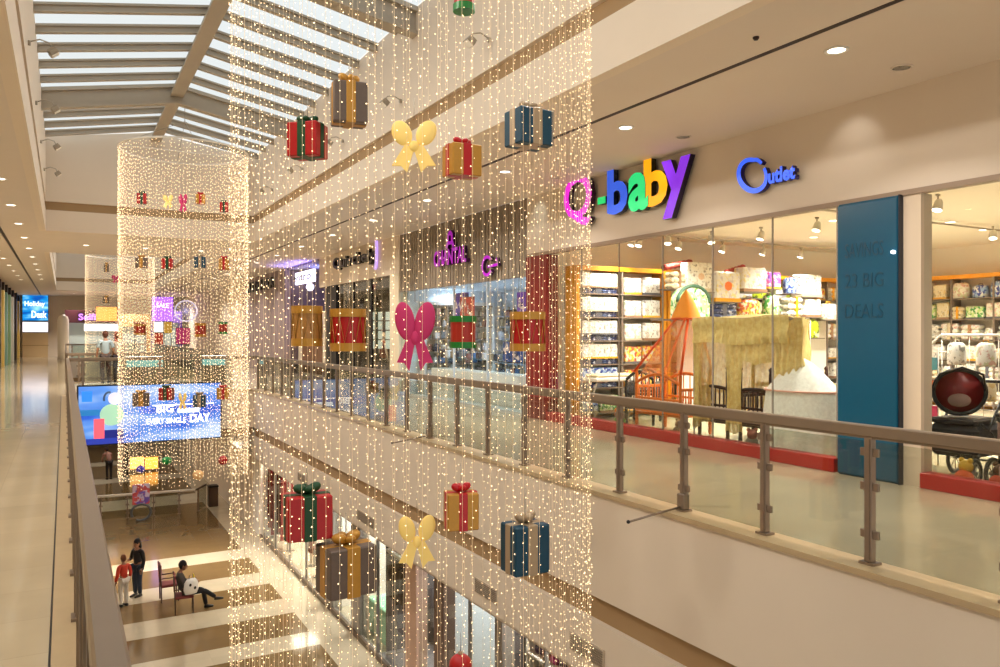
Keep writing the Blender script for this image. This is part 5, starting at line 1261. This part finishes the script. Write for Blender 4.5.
person((2.88, 22.76, GF), -PI/2-.1, 'person in dark clothes sitting with crossed legs and looking down', (70, 66, 64), (26, 22, 26), (24, 18, 18), pose=SIT, sleeve='long')
bg = empty('carrier_bag', (3.0, 22.46, GF+.56), .3, 'white carrier bag with black spots on the lap of the seated person', 'bag')
MB().lathe([(.16, 0), (.21, .12), (.19, .3), (.12, .4)], 14, 0, (0, 0, 0), True, None, 1, .45).build('bag', mat('bag_white', (232, 228, 226), .6), bg)
for q in ((-.06, -.09, .26), (.07, -.09, .16), (.0, .09, .2)): MB().ball(q, .035, 8, 0, 1, .3, 1.2).build('black_spot', BLACK, bg)
MB().tube([(-.06, 0, .38), (-.04, 0, .5), (.04, 0, .5), (.06, 0, .38)], .008, 6).build('handle', BLACK, bg)
yl = empty('yellow_leaflet', (3.1, 22.7, GF+.86), 0, 'small yellow leaflet held by the seated person', 'leaflet'); MB().box(-.005, .005, -.1, .1, 0, .14).build('sheet', mat('yellow_paper', (240, 210, 40), .7), yl)
person((2.05, 45.3, GF), .4, 'person in a pink grey top bending slightly on the far ground floor', (176, 130, 118), (40, 34, 36), (60, 40, 34), pose=dict(che=(0, .12, 1.24), nb=(0, .2, 1.36), nk=(0, .24, 1.4), hd=(0, .3, 1.5), sR=(.18, .18, 1.32), sL=(-.18, .18, 1.32), eR=(.22, .26, 1.08), eL=(-.22, .26, 1.08), wR=(.15, .42, .95), wL=(-.15, .42, .95)), sleeve='long')
person((2.9, 46.2, GF), 1.0, 'person in dark clothes beside the one in pink grey on the far ground floor', (40, 36, 40), (30, 28, 34), (30, 24, 22))

# ================================================================= LIGHT CURTAINS
BULB = mat('fairy_bulb', (255, 222, 164), .4, emit=2.7, ecol=(255, 222, 176)); BULB.cycles.emission_sampling = 'NONE'
WIRE = mat('clear_wire', (236, 214, 176), .4, emit=.12, ecol=(255, 214, 160)); WIRE.cycles.emission_sampling = 'NONE'
RC = 1.42
def strings_mesh(n=100, z0=-1.98, z1=6.14, r=RC, br=.0038, step=.062):
    V = []; F = []; Mi = []
    for i in range(n):
        th = 2*PI*(i+random.uniform(-.25, .25))/n; x, y = r*math.cos(th), r*math.sin(th)
        zb_ = z0+random.uniform(-.1, .12); w = .0011
        o = len(V)
        sway = random.uniform(-.012, .012)
        for z, s_ in ((zb_, sway), (z1, 0)):
            for k_ in range(3): V.append((x+s_+w*math.cos(k_*2.094), y+w*math.sin(k_*2.094), z))
        for k_ in range(3): F.append((o+k_, o+(k_+1) % 3, o+3+(k_+1) % 3, o+3+k_)); Mi.append(1)
        z = z1-random.uniform(0, step)
        while z > zb_:
            b_ = br*random.uniform(.7, 1.25); jx, jy = x+sway*(z1-z)/(z1-zb_)+random.uniform(-.02, .02), y+random.uniform(-.02, .02); o = len(V)
            V += [(jx+b_, jy, z), (jx, jy+b_, z), (jx-b_, jy, z), (jx, jy-b_, z), (jx, jy, z+b_*1.25), (jx, jy, z-b_*1.25)]
            for a, b, c in ((0, 1, 4), (1, 2, 4), (2, 3, 4), (3, 0, 4), (1, 0, 5), (2, 1, 5), (3, 2, 5), (0, 3, 5)): F.append((o+a, o+b, o+c)); Mi.append(0)
            z -= step*random.uniform(.8, 1.2)
    me = bpy.data.meshes.new('light_strings'); me.from_pydata(V, [], F); me.polygons.foreach_set('material_index', Mi); me.update()
    me.materials.append(BULB); me.materials.append(WIRE); return me
def curtain(name_, x, y, me, label, z1=6.14):
    o = empty('light_curtain', (x, y, 0), 0, label, 'light curtain')
    s_ = bpy.data.objects.new('light_strings', me); COL.objects.link(s_); s_.parent = o; s_['kind'] = 'stuff'
    m = MB(); m.tube([(RC*math.cos(q*PI/24), RC*math.sin(q*PI/24), z1+.03) for q in range(48)], .022, 8, closed=True)
    m.tube([(-RC, 0, z1+.03), (RC, 0, z1+.03)], .014, 6).tube([(0, -RC, z1+.03), (0, RC, z1+.03)], .014, 6); m.build('hanging_ring', WHITE, o)
    MB().tube([(-RC, 0, z1+.05), (0, 0, z1+.75), (RC, 0, z1+.05)], .006, 5).tube([(0, -RC, z1+.05), (0, 0, z1+.75), (0, RC, z1+.05)], .006, 5).tube([(0, 0, z1+.75), (0, 0, 7.3)], .008, 6).build('suspension_cable', TRK, o)
    return o
me1 = strings_mesh()
CUR = [(2.5, 5.88), (2.5, 19.75), (2.25, 39.5)]
curtain('n', *CUR[0], me1, 'nearest tall cylinder of warm fairy light strings hanging through the atrium')
curtain('m', *CUR[1], strings_mesh(124, -1.68, 5.98, RC, .0072, .09), 'second cylinder of fairy light strings before the bridge', 5.98)
curtain('f', *CUR[2], strings_mesh(110, -1.0, 5.2, RC, .0085, .12), 'third and farthest cylinder of fairy light strings in the far atrium', 5.2)

# ---- ornaments hung inside the curtains
GRED = mat('foil_red', (176, 6, 16), .42, noise=.12, nscale=12); GGREEN = mat('ribbon_green', (2, 66, 28), .5); GGOLD = mat('foil_gold', (190, 138, 52), .4, metal=.25, noise=.1, nscale=14)
GBLUE = mat('foil_blue', (0, 62, 86), .5, noise=.12, nscale=12); GSILV = mat('foil_taupe', (104, 88, 78), .5, metal=.1, noise=.12, nscale=12); RSIL = mat('ribbon_silver', (178, 156, 128), .35, metal=.3); RRED = mat('ribbon_red', (186, 8, 24), .35)
YEL = mat('gold_glitter', (246, 212, 120), .5, emit=.12); PNK = mat('pink_glitter', (206, 50, 112), .7)
def hang_wire(o, top, ztop):
    MB().tube([(0, 0, top), (0, 0, ztop)], .003, 5).build('hanging_wire', TRK, o)
def gift(mbx, mrb, nm='gift_box_ornament'):
    o = empty(nm, (0, 0, 0)); s = .5
    MB().bbox(-s, s, -s*.8, s*.8, 0, 1.05, .03).build('box', mbx, o)
    e = .012
    for x0, x1, y0, y1 in ((-.14, .14, -s*.8-e, s*.8+e), (-s-e, s+e, -.12, .12)): MB().bbox(x0, x1, y0, y1, -e, 1.05+e, .01).build('ribbon', mrb, o)
    for sx in (-1, 1):
        m = MB()
        for ang, rr in ((.25, .15), (1.75, .12)):
            Mq = Matrix.Translation((0, 0, 1.1)) @ Matrix.Rotation(ang, 4, 'Z') @ Matrix.Rotation(-sx*.35, 4, 'Y') @ Matrix.Translation((sx*rr*1.25, 0, .03))
            m.lathe([(.35*rr, -1.25*rr), (.8*rr, -.6*rr), (rr, 0), (.85*rr, .6*rr), (.5*rr, 1.1*rr)], 14, 0, (0, 0, 0), True, Mq @ Matrix.Rotation(PI/2, 4, 'X') @ Matrix.Scale(.75, 4, (0, 0, 1)), 1.25, .8)
        m.build('bow_loop', mrb, o)
    MB().ball((0, 0, 1.12), .08, 8).build('bow_knot', mrb, o)
    return o
def drum(mbody, mrim, nm='drum_ornament', zig=True, mz=None):
    o = empty(nm, (0, 0, 0))
    MB().lathe([(.0001, .14), (.48, .14), (.48, .9), (.0001, .9)], 28, 0, (0, 0, 0), False).build('drum_body', mbody, o)
    for z in (0, .84): MB().lathe([(.42, z), (.52, z), (.52, z+.2), (.42, z+.2)], 28, 0, (0, 0, 0), False).lathe([(.0001, z+.05), (.44, z+.05), (.44, z+.14), (.0001, z+.14)], 24).build('rim', mrim, o)
    if zig:
        n = 20; MB().tube([(.5*math.cos(2*PI*i/n), .5*math.sin(2*PI*i/n), .2 if i % 2 else .84) for i in range(n)], .016, 5, closed=True).build('zigzag_cord', mz or mrim, o)
    return o
def ball(m_, nm='ball_ornament'):
    o = empty(nm, (0, 0, 0)); MB().ball((0, 0, .5), .5, 18).build('sphere', m_, o); MB().lathe([(.1, .98), (.1, 1.1), (.0001, 1.12)], 12).build('cap', RSIL, o); return o
def bow(m_, nm='bow_ornament'):
    """puffed bow: two raised loops and two hanging tails"""
    o = empty(nm, (0, 0, 0))
    for sx in (-1, 1):
        Ml = Matrix.Translation((sx*.25, 0, .78)) @ Matrix.Rotation(sx*math.radians(24), 4, 'Y')
        MB().ball((0, 0, 0), (.24 if m_ is PNK else .2), 12, 0, 1.0, .35, 1.4, Ml).build('bow_loop', m_, o)
        Mt_ = Matrix.Translation((sx*.2, 0, .24)) @ Matrix.Rotation(-sx*math.radians(24), 4, 'Y')
        MB().prism([(-.17, -.24), (0, -.17), (.17, -.24), (.1, .28), (-.1, .28)], -.03, .03, 0, Mt_ @ Matrix.Rotation(PI/2, 4, 'X')).build('bow_tail', m_, o)
    MB().ball((0, 0, .5), .11, 10, 0, 1, .8, 1.1).build('bow_knot', m_, o)
    return o
KIND = {'red': lambda: gift(GRED, GGREEN), 'taupe': lambda: gift(GSILV, GGOLD), 'gold': lambda: gift(GGOLD, RRED), 'blue': lambda: gift(GBLUE, RSIL),
        'drum': lambda: drum(GRED, GGOLD), 'gdrum': lambda: drum(mat('drum_red_brown', (170, 34, 20), .4), mat('rim_green', (10, 120, 40), .4), zig=False), 'godrum': lambda: drum(mat('drum_gold_brown', (176, 124, 60), .4), GGOLD), 'rball': lambda: ball(GRED), 'gball': lambda: ball(mat('ball_green', (10, 140, 60), .3)), 'bball': lambda: ball(mat('ball_blue', (60, 50, 200), .3)), 'yball': lambda: ball(mat('ball_peach', (236, 190, 130), .4)),
        'bow': lambda: bow(YEL), 'pink': lambda: bow(PNK)}
proto = {}
def ornament(kd, ci, u, v0, v1, wpx, rz, label, dd=0, dz=0):
    cx, cy = CUR[ci]; d = cx*CS+cy*CC+dd
    p = atD(u, v1, d); w = wpx*d/FPX; hgt = (v1-v0)*d/FPX
    if kd not in proto: proto[kd] = o = KIND[kd]()
    else: o = copy_tree(proto[kd])
    nat = {'bow': (.9, 1.1), 'pink': (.9, 1.1), 'drum': (1.04, 1.04), 'gdrum': (1.04, 1.04), 'godrum': (1.04, 1.04)}.get(kd, (1.0, 1.08) if 'ball' in kd else (1.12, 1.22))
    o.location = p; o.rotation_euler.z = rz-YAW; o.scale = (w/nat[0], w/nat[0], hgt/nat[1])
    tag(o, label, 'ornament', 'ornaments of the %s light curtain' % ('nearest', 'second', 'farthest')[ci])
    MB().tube([(0, 0, nat[1]), (0, 0, nat[1]+.16/(hgt/nat[1]))], .003/(w/nat[0]), 5).build('hanging_wire', TRK, o)
    return o
for a in [
 ('gdrum', 0, 464, -24, 12, 22, 0, 'green and red drum ornament cut by the top edge of the picture'),
 ('taupe', 0, 349, 78, 125, 37, .35, 'taupe gift box with gold ribbon, upper part of the nearest curtain'),
 ('red', 0, 307.5, 119, 158, 36, -.25, 'red gift box with green ribbon, top left of the nearest curtain'),
 ('bow', 0, 414, 118, 170, 44, 0, 'pale gold bow ornament between the upper gift boxes'),
 ('gold', 0, 462, 141, 177, 36, .5, 'gold gift box with red ribbon just right of the upper gold bow'),
 ('blue', 0, 529, 106, 147, 44, .55, 'blue gift box with silver ribbon under the ceiling edge'),
 ('godrum', 0, 307, 306, 346, 31, 0, 'gold brown drum ornament left of the red drum'),
 ('drum', 0, 348, 309, 351, 36, 0, 'red drum with gold rims in front of the dark boutique'),
 ('pink', 0, 415, 302, 368, 36, 0, 'pink bow ornament in front of the perfume shop'),
 ('gdrum', 0, 463, 316, 348, 27, 0, 'small red drum with green rims before the purple posters'),
 ('drum', 0, 527.5, 312, 351, 36, .2, 'red drum with gold rims beside the red pier'),
 ('red', 0, 307, 487, 537, 49, .45, 'red gift box with green ribbon and bow, lower left of the nearest curtain'),
 ('taupe', 0, 346, 536, 592, 55, .6, 'large taupe gift box with gold bow, lowest of the left ones'),
 ('bow', 0, 417, 513, 566, 36, .25, 'pale gold bow ornament low in the nearest curtain'),
 ('gold', 0, 461, 486, 528, 35, .25, 'gold gift box with red bow low in the nearest curtain'),
 ('blue', 0, 525, 515, 571, 44, .5, 'blue gift box with silver bow low in the nearest curtain'),
 ('rball', 0, 460.5, 652, 676, 23, 0, 'shiny red ball ornament at the bottom edge of the picture'),
 ('red', 1, 142, 192, 204, 10, .3, 'tiny red gift box in the top row of the second curtain, leftmost'), ('bow', 1, 168, 194, 208, 10, 0, 'tiny gold bow in the top row of the second curtain'),
 ('pink', 1, 183, 194, 212, 8, 0, 'tiny pink bow in the top row of the second curtain'), ('gold', 1, 200.5, 193, 204, 10, .3, 'tiny gold gift box in the top row of the second curtain'), ('red', 1, 224, 201, 212, 9, .3, 'tiny red gift box in the top row of the second curtain, rightmost'),
 ('taupe', 1, 141.5, 256, 268, 12, .3, 'small taupe gift box in the second row of the second curtain'), ('red', 1, 167.5, 257, 269, 12, .3, 'small red gift box in the second row of the second curtain'), ('blue', 1, 200, 255, 268, 12, .3, 'small blue gift box in the second row of the second curtain'), ('gold', 1, 224, 257, 270, 11, .3, 'small gold gift box in the second row of the second curtain'),
 ('drum', 1, 140, 324, 335, 11, 0, 'small red drum in the middle row of the second curtain, leftmost'), ('drum', 1, 200.5, 323, 337, 11, 0, 'small red drum in the middle row of the second curtain, right of the violet poster'), ('gdrum', 1, 223, 322, 334, 9, 0, 'small red and green drum in the middle row of the second curtain, rightmost'),
 ('taupe', 1, 141, 391, 406, 17, .4, 'small taupe gift box before the billboard, leftmost of the fourth row'), ('red', 1, 166.5, 386, 400, 14, .1, 'small red gift box before the billboard'), ('bow', 1, 182.5, 392, 410, 8, 0, 'small gold bow before the billboard'), ('blue', 1, 199.5, 393, 407, 13, .3, 'small blue gift box before the billboard'), ('gold', 1, 223, 386, 399, 13, .3, 'small gold gift box at the right end of the billboard'),
 ('gball', 1, 166.5, 456, 465, 9.5, 0, 'green ball ornament below the billboard'), ('bball', 1, 140.5, 465, 473, 8, 0, 'blue ball ornament below the billboard'), ('yball', 1, 198, 469, 480, 10.5, 0, 'peach ball ornament below the billboard'), ('rball', 1, 223, 455, 465, 9, 0, 'red ball ornament below the right end of the billboard'),
 ('taupe', 2, 106.5, 263, 272, 5, .3, 'tiny brown gift box high in the farthest curtain'), ('pink', 2, 116, 275, 283, 8, 0, 'tiny pink bow high in the farthest curtain'), ('taupe', 2, 106.5, 296, 303, 7, .3, 'tiny brown gift box in the middle of the farthest curtain')]:
    ornament(*a)

# ================================================================= DAYLIGHT, CAMERA
w = bpy.data.worlds.new('sky'); S.world = w; w.use_nodes = True
bgn = w.node_tree.nodes['Background']; bgn.inputs[0].default_value = lin((252, 250, 244)); bgn.inputs[1].default_value = .78
cam = bpy.data.cameras.new('camera'); cam.lens = 28; cam.sensor_width = 36; cam.clip_start = .05; cam.clip_end = 300
co = bpy.data.objects.new('camera', cam); COL.objects.link(co); co.location = (0, 0, EYE); co.rotation_euler = (PI/2, 0, -YAW); S.camera = co
v = S.view_settings; v.view_transform = 'Standard'; v.look = 'None'; v.gamma = 1; v.exposure = .45; v.use_curve_mapping = False
c = S.cycles; c.use_denoising = True; c.max_bounces = 10; c.diffuse_bounces = 5; c.glossy_bounces = 4; c.transparent_max_bounces = 24; c.transmission_bounces = 6
c.sample_clamp_indirect = 4; c.sample_clamp_direct = 0; c.caustics_reflective = False; c.caustics_refractive = False
try: c.use_light_tree = True; c.denoising_input_passes = 'RGB_ALBEDO_NORMAL'
except Exception: pass
